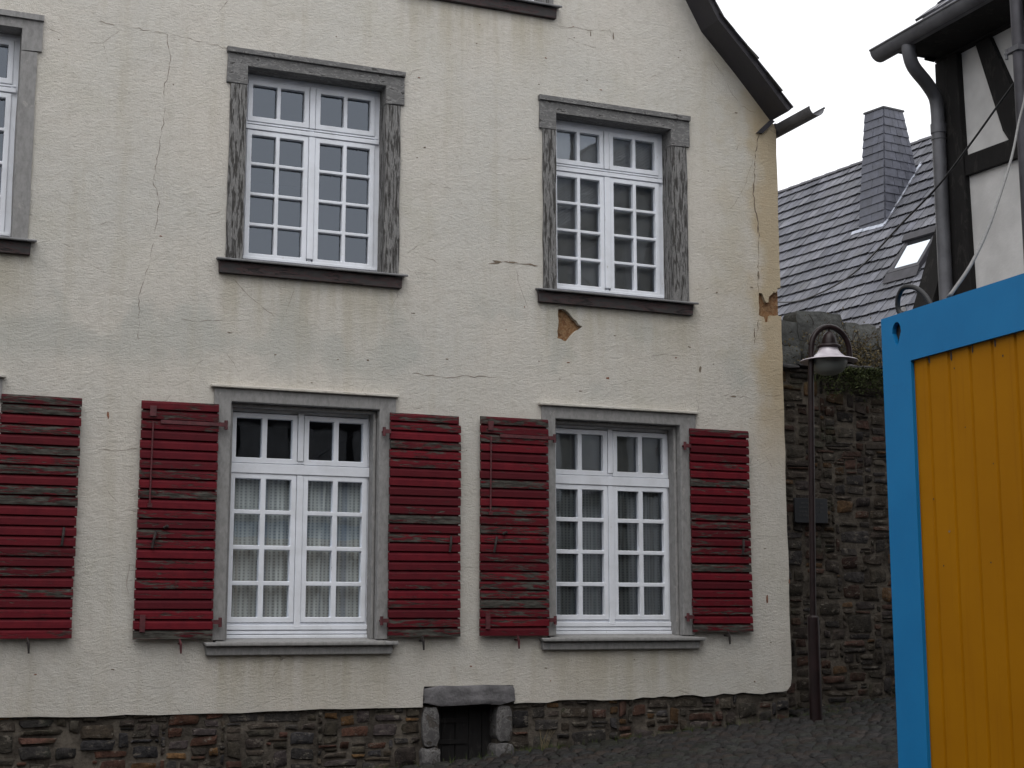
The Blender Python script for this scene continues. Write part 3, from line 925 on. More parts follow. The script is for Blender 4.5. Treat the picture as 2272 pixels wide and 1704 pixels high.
# shutters
def shutter(x0, x1, z0, z1, hinge_right, lab, seed, rod=False, broken=False):
    rg = random.Random(seed)
    k = .9945
    x0, x1, z0, z1 = x0 * k, x1 * k, z0 * k, z1 * k
    yb, yf = -.028, -.066
    s = MB()
    s.col = (.35, .5, .5)
    s.box(x0 + .012, x1 - .012, yb - .012, yb, z0 + .006, z1 - .006)        # backing battens
    n = 24
    h = (z1 - z0) / n
    for i in range(n):
        a = z0 + i * h + .006; c = z0 + (i + 1) * h - .005
        xr = x1 - (.03 if broken and i == n - 1 else rg.uniform(-.003, .004)); xl = x0 + rg.uniform(-.003, .003)
        s.col = (min(1, max(0, rg.gauss(.5, .24))), rg.random(), rg.random())
        if i in (n - 1, n - 2, 0): s.col = (min(1, s.col[0] + .2), s.col[1], s.col[2])
        sk = rg.uniform(-.003, .003)
        p = [(xl, a, yf), (xr, a + sk, yf), (xr, c + sk - .018, yf + .003), (xl, c - .018, yf + .003), (xl, c, yf + .014), (xr, c + sk, yf + .014)]
        vs = [(xl, yb - .010, a), (xr, yb - .010, a + sk)] + [(q[0], q[2], q[1]) for q in p] + [(xl, yb - .010, c), (xr, yb - .010, c + sk)]
        s.add(vs, [(0, 1, 3, 2), (2, 3, 4, 5), (5, 4, 7, 6), (6, 7, 9, 8), (0, 2, 5, 6, 8), (1, 9, 7, 4, 3), (8, 9, 1, 0)])
    ob = s.build('shutter', SHUTTER, house, bevel=.002)
    ob['label'] = lab
    xe = x1 if hinge_right else x0
    sg = 1 if hinge_right else -1
    for zz in (z1 - .165, z0 + .135):
        b = MB()
        b.box(min(xe, xe + sg * .050), max(xe, xe + sg * .050), yf - .010, yf + .004, zz - .016, zz + .016)
        if rod: b.box(xe - .45, xe - .002, yf - .006, yf + .004, zz - .014, zz + .014) if zz > 1 else None
        b.tube([(xe + sg * .055, yf + .002, zz - .038), (xe + sg * .055, yf + .002, zz + .034)], .014, 10)
        b.tube([(xe + sg * .055, -.018, zz), (xe + sg * .055, yf, zz)], .010, 8)
        b.build('hinge', IRON, ob)
    xo = x0 if hinge_right else x1
    b = MB()
    if hinge_right:
        b.tube([(xo + .085, yf - .006, z0 + 1.02), (xo + .088, yf - .008, z0 + 1.66)], .007, 8)
        b.box(xo + .062, xo + .110, yf - .010, yf + .004, z1 - .125, z1 - .045)
        b.box(xo + .070, xo + .104, yf - .008, yf + .004, z0 + 1.0, z0 + 1.03)
        b.build('bolt_rod', IRON, ob)
        b = MB(); b.box(xo + .045, xo + .085, yf - .007, yf + .004, z0 + .06, z0 + .19); b.build('strap', IRON, ob)
    b = MB()
    zz = z0 + .76
    b.tube([(xo + (.14 if hinge_right else -.09), yf - .014, zz + .06), (xo + (.125 if hinge_right else -.095), yf - .022, zz), (xo + (.115 if hinge_right else -.10), yf - .012, zz - .07)], .010, 8)
    if hinge_right: b.tube([(xo + .20, yf - .002, zz + .085), (xo + .225, yf - .026, zz + .10)], .012, 8)
    b.build('latch', DARK_IRON, ob)
    xd = (x0 + x1) / 2 + rg.uniform(-.02, .06)
    b = MB()
    b.tube([(xd, .01, z0 - .025), (xd, yf - .02, z0 - .030)], .008, 8)
    b.tube([(xd - .012, yf - .018, z0 + .012), (xd, yf - .020, z0 - .028), (xd + .004, yf - .020, z0 - .100)], [.006, .011, .007], 8)
    b.build('shutter_stay', DARK_IRON if seed % 2 else IRON, ob)
    return ob
shutter(.720, 1.302, -.157, 1.660, False, 'red shutter cut by the left frame edge', 21)
shutter(1.750, 2.350, -.167, 1.668, True, 'red shutter with long bolt rod, left of the blue curtained window', 34, True)
shutter(3.764, 4.385, -.157, 1.680, False, 'bright red shutter with a broken top board', 43, False, True)
shutter(4.562, 5.186, -.153, 1.692, True, 'dark red shutter with grey worn edges and a bolt rod', 56, True)
shutter(6.575, 7.182, -.128, 1.686, False, 'darkest and most worn red shutter, nearest the house corner', 65)

# curtains behind the lower windows
def curtain(L, Rr, zt, zb, lab, tint, seed):
    rg = random.Random(seed)
    mb = MB()
    n, m_ = 170, 10
    ph = [rg.uniform(0, 6) for _ in range(4)]
    vs = []
    for j in range(m_ + 1):
        t = j / m_
        z = zt + (zb - zt) * t
        for i in range(n + 1):
            u = i / n
            x = L + (Rr - L) * u
            lean = .10 * t * max(0, 1 - abs(u - .68) / .12)
            fold = .016 * math.sin(u * 62 + ph[0] + .8 * math.sin(u * 9 + ph[1])) + .009 * math.sin(u * 131 + ph[2]) + .012 * math.sin(u * 23 + ph[3] + t)
            vs.append((x - lean, .262 + fold * .5 * (1 + .4 * t), z))
    k = n + 1
    mb.add(vs, [(j * k + i, j * k + i + 1, (j + 1) * k + i + 1, (j + 1) * k + i) for j in range(m_) for i in range(n)])
    mb.tube([(L - .02, .262, zt + .005), (Rr + .02, .262, zt + .005)], .008, 8)
    o = mb.build('curtain', mat_lace(tint), smooth=True, recalc=False)
    tag(o, lab, 'curtain', 'lace curtains in the lower windows')
curtain(2.46, 3.64, 1.145, -.12, 'white lace curtain with blue and tan streaks behind the left lower window', (.26, .29, .37), 2)
curtain(5.26, 6.44, 1.155, -.10, 'grey green lace curtain hanging behind the right lower window by the corner', (.44, .53, .50), 9)

def blind(x0, x1, z0, z1, lab, col):
    mb = MB()
    n = 40
    mb.add([(x0 + (x1 - x0) * i / n, .275 + .006 * math.sin(i * 1.3) + .004 * math.sin(i * .37), z) for z in (z0, z1) for i in range(n + 1)], [(i, i + 1, n + 2 + i, n + 1 + i) for i in range(n)])
    mb.tube([(x0, .278, z1), (x1, .278, z1)], .014, 8)
    o = mb.build('blind', simple('plain_blind_cloth', col, .9, .08, 3, .1), smooth=True, recalc=False)
    tag(o, lab, 'blind')
blind(5.22, 6.46, 2.86, 4.48, 'plain grey brown blind drawn behind the upper window next to the roof corner', (.60, .57, .56))
blind(5.20, 6.50, 1.20, 1.74, 'short grey blind behind the top panes of the right lower window', (.42, .41, .40))

# ------------------------------------------------------------------ stone wall closing the lane
swall = thing('stone_wall', 'tall old rubble stone wall beside the plaster house, behind the street lamp', 'wall', (8.6, .5, -.8))
def zbs(x): return gz(x, .5) - .06
def zts(x): return 2.40 + .045 * (x - 7.9) + .02 * math.sin(x * 9)
sm = rubble(7.58, 10.4, zbs, zts, .50, 17)
sm.mi = 1; sm.col = (1, 1, 1)
sm.prism([(7.57, -1.4), (10.7, -1.4), (10.7, 2.48), (9.5, 2.44), (7.57, 2.38)], [], .499, .95)
sm.build('masonry', [STONE, MORTAR], swall, smooth=True, auto=55, recalc=False)
# upper set-back course of grey slabs
rg = random.Random(31)
cp = MB()
x = 7.50
while x < 10.6:
    wd = rg.uniform(.32, .6)
    hgt = rg.uniform(.36, .50)
    c = rg.uniform(.8, 1.2)
    roughbox(cp, x + .006, x + wd - .006, .60 + rg.uniform(-.02, .03), .95, 2.42, 2.42 + hgt * .55, rg, .012, 4)
    roughbox(cp, x + rg.uniform(.0, .05), x + wd - .01, .66 + rg.uniform(-.02, .03), .95, 2.44 + hgt * .55, 2.46 + hgt * 1.15, rg, .014, 4)
    x += wd
cp.box(7.5, 10.6, .70, .94, 2.3, 2.9)
cp.build('coping', simple('grey_slab_stone', (.085, .088, .085), .9, .4, 5, .8, 22, bd=.02), swall, smooth=True, auto=50)
lg = MB()
x = 7.55
while x < 10.5:
    wd = rg.uniform(.25, .5)
    roughbox(lg, x + .004, x + wd - .004, .41 + rg.uniform(-.02, .03), .66, 2.395 + .045 * (x - 7.9), 2.435 + .045 * (x - 7.9), rg, .008, 4)
    x += wd
lg.build('ledge', simple('dark_ledge_slate', (.040, .038, .040), .8, .4, 8, .6), swall, smooth=True, auto=50)

# small dark plaque on the wall
pq = thing('plaque', 'small dark rectangular plaque fixed on the rubble stone wall behind the lamp pole', 'plaque', (8.12, .45, .9))
b = MB(); b.box(7.935, 8.305, .425, .452, .895, 1.130); b.build('plate', SIGN, pq, bevel=.004)
for i, (a, c) in enumerate([(8.0, 8.26), (7.98, 8.27), (7.98, 8.24), (7.98, 8.20)]):
    x = a
    b = MB()
    zr = 1.075 - i * .04
    b.box(a, c, .4238, .4245, zr + .002, zr + .004)
    while x < c:
        wd = rg.uniform(.015, .05)
        b.box(x, min(x + wd, c), .4225, .4255, zr, zr + .015)
        x += wd + .010
    b.build('lettering', SIGNTXT, pq)

# plants on the wall top
def leaf_cloud(mb, fn, n, size, rg):
    for _ in range(n):
        p = fn(rg)
        s = rg.uniform(*size)
        a = Vector((rg.gauss(0, 1), rg.gauss(0, 1), rg.gauss(0, 1))).normalized()
        b_ = a.cross(Vector((rg.gauss(0, 1), rg.gauss(0, 1), rg.gauss(0, 1)))).normalized()
        v = Vector(p)
        mb.col = (rg.random(),) * 3
        mb.add([v - a * s, v + b_ * s * .45, v + a * s, v - b_ * s * .45], [(0, 1, 2, 3)])
def twigs(mb, base, n, length, rg, r=.006, spread=.8, up=.9):
    for _ in range(n):
        p = Vector(base) + Vector((rg.uniform(-.08, .08), rg.uniform(-.05, .05), 0))
        d = Vector((rg.uniform(-spread, spread), rg.uniform(-.35, .25), up)).normalized()
        L = length * rg.uniform(.5, 1.1)
        pts = [p.copy()]
        for i in range(7):
            d = (d + Vector((rg.gauss(0, .18), rg.gauss(0, .12), rg.gauss(-.03, .12)))).normalized()
            p = p + d * L / 7
            pts.append(p.copy())
            if i > 1 and rg.random() < .6:
                d2 = (d + Vector((rg.gauss(0, .7), rg.gauss(0, .4), rg.gauss(0, .4)))).normalized()
                q = p.copy(); sub = [q.copy()]
                for _k in range(4):
                    d2 = (d2 + Vector((rg.gauss(0, .2), rg.gauss(0, .2), rg.gauss(0, .2)))).normalized()
                    q = q + d2 * L / 14; sub.append(q.copy())
                mb.tube(sub, [r * .45] * 4 + [r * .2], 5)
        mb.tube(pts, [r * (1 - .11 * i) for i in range(8)], 5)
rg = random.Random(77)
for bx, lab, seed, hl in [(8.28, 'bare grey twigs rising from the wall top just left of the bush', 1, .62), (8.62, 'dry brown bush with olive leaves on the stone wall top', 2, .55), (8.98, 'thin leafless shrub on the wall top beside the container corner', 3, .75)]:
    rg = random.Random(seed * 13)
    t = thing('wall_shrub', lab, 'shrub', (bx, .62, 2.43))
    b = MB(); twigs(b, (bx, .62, 2.42), 9 if seed == 2 else 5, hl, rg, .007); b.build('stem', TWIG, t, smooth=True)
    b = MB()
    nleaf = 1500 if seed == 2 else (1000 if seed == 3 else 260)
    leaf_cloud(b, lambda r: (bx + r.gauss(0, .17), .57 + r.gauss(0, .06), 2.44 + abs(r.gauss(0, .17))), nleaf, (.007, .022), rg)
    b.build('foliage', DRYLEAF, t, recalc=False)
rg = random.Random(99)
b = MB()
leaf_cloud(b, lambda r: (r.uniform(8.25, 9.6), .40 + r.gauss(0, .035), 2.43 - abs(r.gauss(0, .13))), 2100, (.008, .024), rg)
for _ in range(40):
    x = rg.uniform(8.2, 9.6); p = Vector((x, .42, 2.44)); pts = [p.copy()]
    for i in range(5):
        p = p + Vector((rg.gauss(0, .03), rg.gauss(-.004, .01), -rg.uniform(.02, .07))); pts.append(p.copy())
    b.tube(pts, [.004, .004, .003, .003, .002, .001], 4)
iv = b.build('ivy', LEAF, recalc=False)
tag(iv, 'dark green ivy trailing over the edge of the stone wall', 'ivy', kind='stuff')

# grass and moss along the foot of the walls
rg = random.Random(123)
b = MB()
for _ in range(900):
    if rg.random() < .55:
        x = rg.choice([5.05, 5.2, 4.95, 5.9, 7.7, 7.95, 3.6, 6.5]) + rg.gauss(0, .07); yy = -.02 - abs(rg.gauss(0, .05))
    else:
        x = rg.uniform(3.3, 9.4); yy = (-.01 if x < 7.5 else .44) - abs(rg.gauss(0, .03))
    z = gz(x, yy) - .03
    h = rg.uniform(.02, .075)
    dx, dy = rg.gauss(0, .4) * h, rg.gauss(0, .3) * h
    wv_ = rg.uniform(.0015, .0035)
    b.col = (rg.random(),) * 3
    b.add([(x - wv_, yy, z), (x + wv_, yy, z), (x + dx, yy + dy, z + h)], [(0, 1, 2)])
gr = b.build('grass', GRASSM, recalc=False)
tag(gr, 'short grass and weeds growing along the foot of the walls', 'grass', kind='stuff')
b = MB()
rg = random.Random(6)
for i in range(7):
    p = Vector((5.10 + rg.gauss(0, .02), -.05, gz(5.1, -.05) - .02)); d = Vector((rg.uniform(-.3, .5), rg.uniform(-.3, 0), 1)).normalized()
    pts = [p]
    for k in range(4):
        d = (d + Vector((rg.gauss(.05, .1), 0, rg.gauss(-.05, .1)))).normalized(); p = p + d * .045; pts.append(p)
    b.tube(pts, [.003, .003, .002, .002, .001], 5)
wd_ = b.build('weed', simple('dry_straw_stalk', (.17, .13, .07), .8))
tag(wd_, 'dry straw coloured weed leaning by the right jamb of the cellar opening', 'weed')

# ------------------------------------------------------------------ street lamp
lamp = thing('street_lamp', 'dark brown street lamp with a crook arm and bell shaped hanging lantern', 'street lamp', (7.545, -.4, -.88))
LX, LY = 7.80, -.4
b = MB(); b.tube([(7.545, LY, -.93), (7.545, LY, .005), (7.546, LY, .02)], [.055, .053, .038], 20)
b.build('base_sleeve', LAMP_PAINT, lamp, smooth=True, auto=40)
b = MB(); b.tube([(7.546, LY, .0), (7.575, LY, 1.2), (7.603, LY, 2.22)], .028, 16)
b.build('pole', LAMP_PAINT, lamp, smooth=True, auto=50)
path = [(7.603, LY, 2.20), (7.612, LY, 2.33)]
for i in range(0, 15):
    a = math.pi * (1 - i / 14)
    path.append((7.822 + .208 * math.cos(a), LY, 2.405 + .222 * math.sin(a)))
path += [(8.033, LY, 2.33), (8.033, LY, 2.300)]
b = MB(); b.tube(path, .026, 14); b.tube([(7.585, LY, 2.45), (7.66, LY, 2.45)], .010, 8)
b.build('arm', LAMP_PAINT, lamp, smooth=True, auto=50)
b = MB()
b.lathe([(.0, 2.625), (.010, 2.62), (.012, 2.585), (.030, 2.575), (.055, 2.545), (.068, 2.505), (.072, 2.465), (.090, 2.455)], LX + .012, LY)
b.build('cap', LAMP_PAINT, lamp, smooth=True, auto=50)
b = MB(); b.lathe([(.088, 2.458), (.104, 2.452), (.108, 2.440), (.104, 2.428), (.088, 2.424)], LX + .008, LY)
b.build('ring', LAMP_PAINT, lamp, smooth=True)
b = MB(); b.lathe([(.086, 2.426), (.092, 2.405), (.112, 2.375), (.150, 2.345), (.176, 2.332), (.258, 2.310), (.262, 2.304), (.256, 2.300), (.172, 2.318)], LX, LY, 40)
b.build('lamp_shade', LAMP_SHADE, lamp, smooth=True, auto=60)
m = M('frosted_lamp_bowl'); m.b.inputs['Transmission Weight'].default_value = .35
FROST = m.fin((.30, .32, .30), .35, None, spec=.4)
b = MB(); b.lathe([(.170, 2.318), (.166, 2.285), (.150, 2.245), (.120, 2.208), (.075, 2.184), (.0, 2.174)], LX, LY, 32)
b.build('glass_bowl', FROST, lamp, smooth=True)

# ------------------------------------------------------------------ tiled roofs
def tiles(mb, P, d, u, nrm_, s0, s1, rows, ch, cw, amp, thick, rg, pal, stag=0, skip=None, jit=.004):
    """courses of overlapping tiles: d along the ridge, u up the slope, courses counted down from P"""
    P, d, u, nrm_ = Vector(P), Vector(d), Vector(u), Vector(nrm_)
    for r in range(rows):
        ub = -(r + 1) * ch; ut = -r * ch + .03
        n = int((s1 - s0) / cw) + 1
        for k in range(n):
            sa = s0 + k * cw + (stag * cw if r % 2 else 0)
            if skip and skip(sa + cw / 2, (ub + ut) / 2): continue
            kk = rg.uniform(.75, 1.25)
            mb.col = tuple(c * kk for c in rg.choice(pal))
            j0, j1, js = rg.uniform(0, jit), rg.uniform(-jit, jit), rg.uniform(-jit, jit) * 1.5
            m_ = 12 if amp > 0 else 1
            vs = []
            for i in range(m_ + 1):
                t = i / m_
                h = amp * (.22 * (1 - math.cos(t * math.pi * 6)) + .9 * math.exp(-((t - .90) / .09) ** 2)) if amp else 0
                s = sa + t * (cw - .004)
                lo = P + d * s + u * (ub + js) + nrm_ * (h + thick + j0 + j1 * t)
                hi = P + d * s + u * ut + nrm_ * (h + .002)
                bt = P + d * s + u * (ub + js) + nrm_ * (h + thick + j0 + j1 * t - (.005 if amp else thick + .004))
                vs += [bt, lo, hi]
            fs = []
            for i in range(m_):
                a = 3 * i
                fs += [(a, a + 3, a + 4, a + 1), (a + 1, a + 4, a + 5, a + 2)]
                if amp: fs.append((a, a + 2, a + 5, a + 3))
            fs += [(0, 1, 2), (3 * m_, 3 * m_ + 2, 3 * m_ + 1)]
            mb.add(vs, fs)

# house with the big grey roof behind the stone wall
rP = Vector((16.1023, 13.0, 8.43845)); rd = Vector((.14364, -.98963, 0)); rh = Vector((.98963, .14364, 0))
ru = Vector((.60245, .08744, .79335)); rn = rd.cross(ru); rn = rn if rn.z > 0 else -rn
rhouse = thing('roof_house', 'house behind the stone wall of which the large grey tiled roof shows', 'house', tuple(rP + rd * 4 - Vector((0, 0, 9.2))))
def rskip(s, uu):
    return (5.16 < s < 5.92 and -3.90 < uu < -3.02) or (3.55 < s < 4.10 and -1.95 < uu < -.95)
b = MB()
rg = random.Random(14)
tiles(b, rP, rd, ru, rn, -4.5, 11.0, 21, .278, .200, .012, .036, rg, [(.128, .131, .152), (.112, .115, .136), (.142, .144, .163), (.118, .121, .138)], 0, rskip, .006)
b.col = (.06, .06, .066)
def rp(s, uu, nn=0): return rP + rd * s + ru * uu + rn * nn
b.hexa([rp(-4.5, -5.9, -.10), rp(11, -5.9, -.10), rp(11, .0, -.10), rp(-4.5, .0, -.10), rp(-4.5, -5.9, -.012), rp(11, -5.9, -.012), rp(11, .0, -.012), rp(-4.5, .0, -.012)])
# far slope, plain
q = lambda s, t: rP + rd * s + rh * t + Vector((0, 0, -t * 1.3))
b.hexa([q(-4.5, .0) - Vector((0, 0, .12)), q(11, .0) - Vector((0, 0, .12)), q(11, 3.6) - Vector((0, 0, .12)), q(-4.5, 3.6) - Vector((0, 0, .12)), q(-4.5, .0), q(11, .0), q(11, 3.6), q(-4.5, 3.6)])
rroof = b.build('roof', TILE, rhouse, recalc=False)
b = MB()
b.col = (.085, .085, .095)
s = -4.5
while s < 11:
    kk = rg.uniform(.8, 1.2); b.col = (.09 * kk, .088 * kk, .10 * kk)
    p0 = rp(s, 0); p1 = rp(s + .36, 0)
    vs = []
    for pp, r in ((p0, .105), (p1, .092)):
        for i in range(7):
            a = math.pi * i / 6
            vs.append(pp + rh * (-math.cos(a) * r) + Vector((0, 0, math.sin(a) * r * .75 - .05)))
    b.add(vs, [(i, i + 1, 8 + i, 7 + i) for i in range(6)] + [tuple(range(7)), tuple(range(13, 6, -1))])
    s += .345
b.build('ridge_tile', TILE, rhouse, smooth=True, auto=50)
b = MB()
f0 = -3.45
wq = [rp(-4.4, -5.55, -.3), rp(10.9, -5.55, -.3)]
fa, fb_ = wq[0], wq[1]
gzv = -1.6
b.hexa([Vector((fa.x, fa.y, gzv)), Vector((fb_.x, fb_.y, gzv)), Vector((fb_.x, fb_.y, gzv)) + rh * 6, Vector((fa.x, fa.y, gzv)) + rh * 6,
        fa, fb_, fb_ + rh * 6, fa + rh * 6])
b.build('wall', WALLROOF, rhouse)
# slate-clad chimney, tapered
cA = Vector((15.2916, 8.5920, 6.5677))
def cpt(dd, hh, z): v = cA + rd * dd + rh * hh; return Vector((v.x, v.y, z))
base = [cpt(.012, -.029, 6.1), cpt(.045, 1.135, 6.1), cpt(-.72, 1.135, 6.1), cpt(-.70, .02, 6.1)]
topc = [cpt(-.055, .13, 8.69), cpt(-.045, .575, 8.69), cpt(-.47, .575, 8.69), cpt(-.47, .10, 8.69)]
ch = MB()
ch.col = (.06, .06, .068)
ch.hexa([v for v in base] + [v for v in topc])
rg = random.Random(3)
def clad(b0, b1, t0, t1, rows, cols):
    nrmv = (b1 - b0).cross(t0 - b0).normalized()
    cen = (base[0] + base[2]) / 2
    if nrmv.dot(b0 - cen) < 0: nrmv = -nrmv
    for r in range(rows):
        v0, v1 = r / rows, (r + 1) / rows + .01
        for c in range(cols):
            u0 = (c + (.5 if r % 2 else 0)) / cols; u1 = u0 + 1 / cols
            if c == 0 and r % 2: u0 = 0
            u0, u1 = max(0, u0), min(1, u1)
            if r % 2 and c == cols - 1: u1 = 1
            kk = rg.uniform(.85, 1.15)
            ch.col = (.088 * kk, .092 * kk, .115 * kk)
            f = lambda uu, vv: (b0 + (b1 - b0) * uu) * (1 - vv) + (t0 + (t1 - t0) * uu) * vv
            e = .004 * (u1 - u0)
            g0, g1 = u0 + .006, u1 - .006
            lo = .020 + rg.uniform(0, .006)
            vs = [f(g0, v0) + nrmv * lo, f(g1, v0) + nrmv * lo, f(g1, v1) + nrmv * .006, f(g0, v1) + nrmv * .006, f(g0, v0), f(g1, v0), f(g1, v1), f(g0, v1)]
            ch.add(vs, [(0, 1, 2, 3), (4, 5, 1, 0), (5, 6, 2, 1), (7, 4, 0, 3)])
clad(base[3], base[0], topc[3], topc[0], 17, 2)
clad(base[0], base[1], topc[0], topc[1], 17, 4)
clad(base[1], base[2], topc[1], topc[2], 17, 3)
clad(base[2], base[3], topc[2], topc[3], 17, 4)
ch.col = (.045, .045, .05)
ch.hexa([v + (v - sum(topc, Vector()) / 4) * .10 + Vector((0, 0, .004)) for v in topc] + [v + (v - sum(topc, Vector()) / 4) * .10 + Vector((0, 0, .035)) for v in topc])
chm = ch.build('chimney', SLATE, rhouse, recalc=False)
chm['label'] = 'tapered chimney clad in grey slates'
b = MB()
def strip(p0, p1, wdt, dirv, n=9, t=.045):
    for i in range(n):
        a = p0 + (p1 - p0) * (i / n); c = p0 + (p1 - p0) * ((i + 1) / n + .01)
        e = rn * (t + rg.uniform(0, .012))
        b.add([a + e, c + e, c + dirv * wdt * rg.uniform(.8, 1.2) + e * .8, a + dirv * wdt * rg.uniform(.8, 1.2) + e * .8], [(0, 1, 2, 3)])
# lead flashing: under the front face and up the near cheek
strip(rp(3.46, -2.30), rp(4.25, -2.33), .07, -ru)
strip(rp(4.235, -2.36), rp(4.235, -.80), .055, rd, 12)
b.build('flashing', FLASH, chm, recalc=False)
# roof window standing open a little
sk = MB()
def sp_(s, uu, nn): return rp(s + .14, uu - .04, nn)
SK = .14
for s0, s1, u0, u1 in ((5.08, 5.15, -3.82, -3.02), (5.68, 5.75, -3.82, -3.02), (5.15, 5.68, -3.82, -3.74), (5.15, 5.68, -3.14, -3.02)):
    sk.hexa([sp_(s0, u0, -.05), sp_(s1, u0, -.05), sp_(s1, u1, -.05), sp_(s0, u1, -.05), sp_(s0, u0, .09), sp_(s1, u0, .09), sp_(s1, u1, .09), sp_(s0, u1, .09)])
skl = sk.build('skylight', DARKZINC, rhouse)
b = MB(); b.add([sp_(5.13, -3.76, .075), sp_(5.70, -3.76, .075), sp_(5.70, -3.10, .080), sp_(5.13, -3.10, .080)], [(0, 1, 2, 3)])
m = M('skylight_glass')
SKYG = m.fin((.80, .86, .90), .05, None, metal=1.0)
b.build('pane', SKYG, skl)
b = MB(); b.hexa([sp_(5.04, -3.12, .092), sp_(5.80, -3.12, .092), sp_(5.80, -2.98, .092), sp_(5.04, -2.98, .092), sp_(5.04, -3.12, .14), sp_(5.80, -3.12, .14), sp_(5.80, -2.98, .16), sp_(5.04, -2.98, .16)])
b.build('hood', DARKZINC, skl)
b = MB(); b.hexa([sp_(5.06, -4.02, .045), sp_(5.78, -4.02, .045), sp_(5.78, -3.83, .06), sp_(5.06, -3.83, .06), sp_(5.06, -4.02, .055), sp_(5.78, -4.02, .055), sp_(5.78, -3.83, .09), sp_(5.06, -3.83, .09)])
b.build('apron', DARKZINC, skl)

# ------------------------------------------------------------------ half-timbered house on the right
XW = 7.873
ht = thing('half_timbered_house', 'half timbered house with black beams, white infill and a slate roof behind the container', 'house', (XW + 2, -5.5, -1.0))
b = MB()
b.box(XW + .02, XW + 5, -10.2, -2.04, -1.6, 4.6)
b.prism([(XW + .02, 4.6), (XW + 5, 4.6), (XW + 2.5, 7.0)], [], -2.05, -2.25)
b.build('wall', INFILL, ht)
def beam(name, pts, y_is='plane', t=.028, lab=None):
    """timber outline in (y, z) on the lane wall, proud of the infill"""
    b = MB(); b.prism(pts, [], XW - t, XW + .06, axis='x')
    o = b.build(name, BLACKWOOD, ht, bevel=.008)
    return o
beam('post', [(-2.0, -1.3), (-2.335, -1.3), (-2.325, 2.0), (-2.30, 3.3), (-2.275, 4.575), (-2.0, 4.575)], t=.034)
beam('brace', [(-2.485, 4.575), (-2.655, 4.575), (-2.980, 3.86), (-3.235, 3.30), (-3.10, 3.22), (-2.751, 3.762)], t=.022)
beam('rail', [(-2.30, 3.690), (-2.30, 3.525), (-3.6, 3.475), (-3.6, 3.640)], t=.026)
beam('rail', [(-2.33, 1.5), (-2.33, 1.36), (-9.9, 1.36), (-9.9, 1.5)], t=.026)
beam('top_plate', [(-2.0, 4.72), (-2.0, 4.578), (-10.1, 4.578), (-10.1, 4.72)], t=.036)
for yy in (-3.42, -5.0, -6.6, -8.2, -9.9):
    beam('post', [(yy, -1.3), (yy - .20, -1.3), (yy - .20, 4.575), (yy, 4.575)], t=.030)
for zz in (3.0, 3.0):
    pass
for y0 in (-3.62, -5.2, -6.8, -8.4):
    beam('rail', [(y0 - .005, 3.59), (y0 - .005, 3.47), (y0 - 1.37, 3.47), (y0 - 1.37, 3.59)], t=.026)
# eaves: soffit, roof, gutter
b = MB()
b.box(7.40, XW + .05, -10.3, -2.02, 4.60, 4.66)
b.prism([(7.45, 4.66), (XW + .1, 4.66), (XW + .1, 5.05), (7.45, 4.70)], [], -2.08, -10.3)
for k in range(2):
    b.tube([(7.52 + .2 * k, -2.03, 4.60), (7.60 + .2 * k, -2.05, 4.585)], .02, 8)
b.build('soffit', BLACKWOOD, ht)
b = MB()
hd = Vector((0, -1, 0)); hu = Vector((.707, 0, .707)); hn = Vector((-.707, 0, .707))
hP = Vector((7.43, -2.16, 4.715)) + hu * (16 * .17)
rg = random.Random(51)
tiles(b, hP, hd, hu, hn, 0, 8.2, 16, .17, .26, 0, .018, rg, [(.16, .16, .18), (.12, .12, .14), (.19, .19, .205)], .5, None, .012)
b.col = (.03, .03, .033)
pp = lambda t, uu, nn: Vector((7.43, -2.2 - t, 4.70)) + hu * uu + hn * nn
b.hexa([pp(0, 0, -.05), pp(8.1, 0, -.05), pp(8.1, 4.3, -.05), pp(0, 4.3, -.05), pp(0, 0, .008), pp(8.1, 0, .008), pp(8.1, 4.3, .008), pp(0, 4.3, .008)])
b.hexa([Vector((10.43, -10.3, 7.72)), Vector((10.43, -2.2, 7.72)), Vector((13.2, -2.2, 4.6)), Vector((13.2, -10.3, 4.6)), Vector((10.43, -10.3, 7.78)), Vector((10.43, -2.2, 7.78)), Vector((13.3, -2.2, 4.66)), Vector((13.3, -10.3, 4.66))])
b.build('roof', SLATE, ht, recalc=False)
b = MB(); halfround(b, 7.425, 4.685, .088, -10.3, -1.80, .006, 12)
b.tube([(7.337, -1.80, 4.688), (7.337, -10.3, 4.688)], .010, 8)
cap = [(7.425 + .086 * math.cos(math.pi + math.pi * i / 12), -1.802, 4.685 + .086 * math.sin(math.pi + math.pi * i / 12)) for i in range(13)]
b.add(cap, [tuple(range(13))])
b.build('gutter', ZINC, ht, smooth=True, auto=40)
def smooth_path(pts, k=5):
    r = []
    P = [Vector(p) for p in pts]
    for i in range(len(P) - 1):
        p0 = P[max(i - 1, 0)]; p1 = P[i]; p2 = P[i + 1]; p3 = P[min(i + 2, len(P) - 1)]
        for j in range(k):
            t = j / k
            r.append(.5 * ((2 * p1) + (p2 - p0) * t + (2 * p0 - 5 * p1 + 4 * p2 - p3) * t * t + (3 * p1 - p0 - 3 * p2 + p3) * t ** 3))
    r.append(P[-1])
    return r
b = MB()
b.tube(smooth_path([(7.435, -2.18, 4.62), (7.44, -2.18, 4.54), (7.49, -2.165, 4.44), (7.66, -2.11, 4.34), (7.765, -2.08, 4.24), (7.785, -2.075, 4.10)]) + [Vector((7.785, -2.075, 2.5)), Vector((7.785, -2.075, -1.0))], .056, 16)
b.tube([(7.785, -2.075, 4.02), (7.785, -2.075, 3.94)], .064, 16); b.tube([(7.785, -2.075, 3.90), (7.785, -2.075, 3.885)], .062, 16)
dp = b.build('downpipe', ZINC, ht, smooth=True, auto=40)
dp['label'] = 'grey downpipe with a swan neck at the corner post'
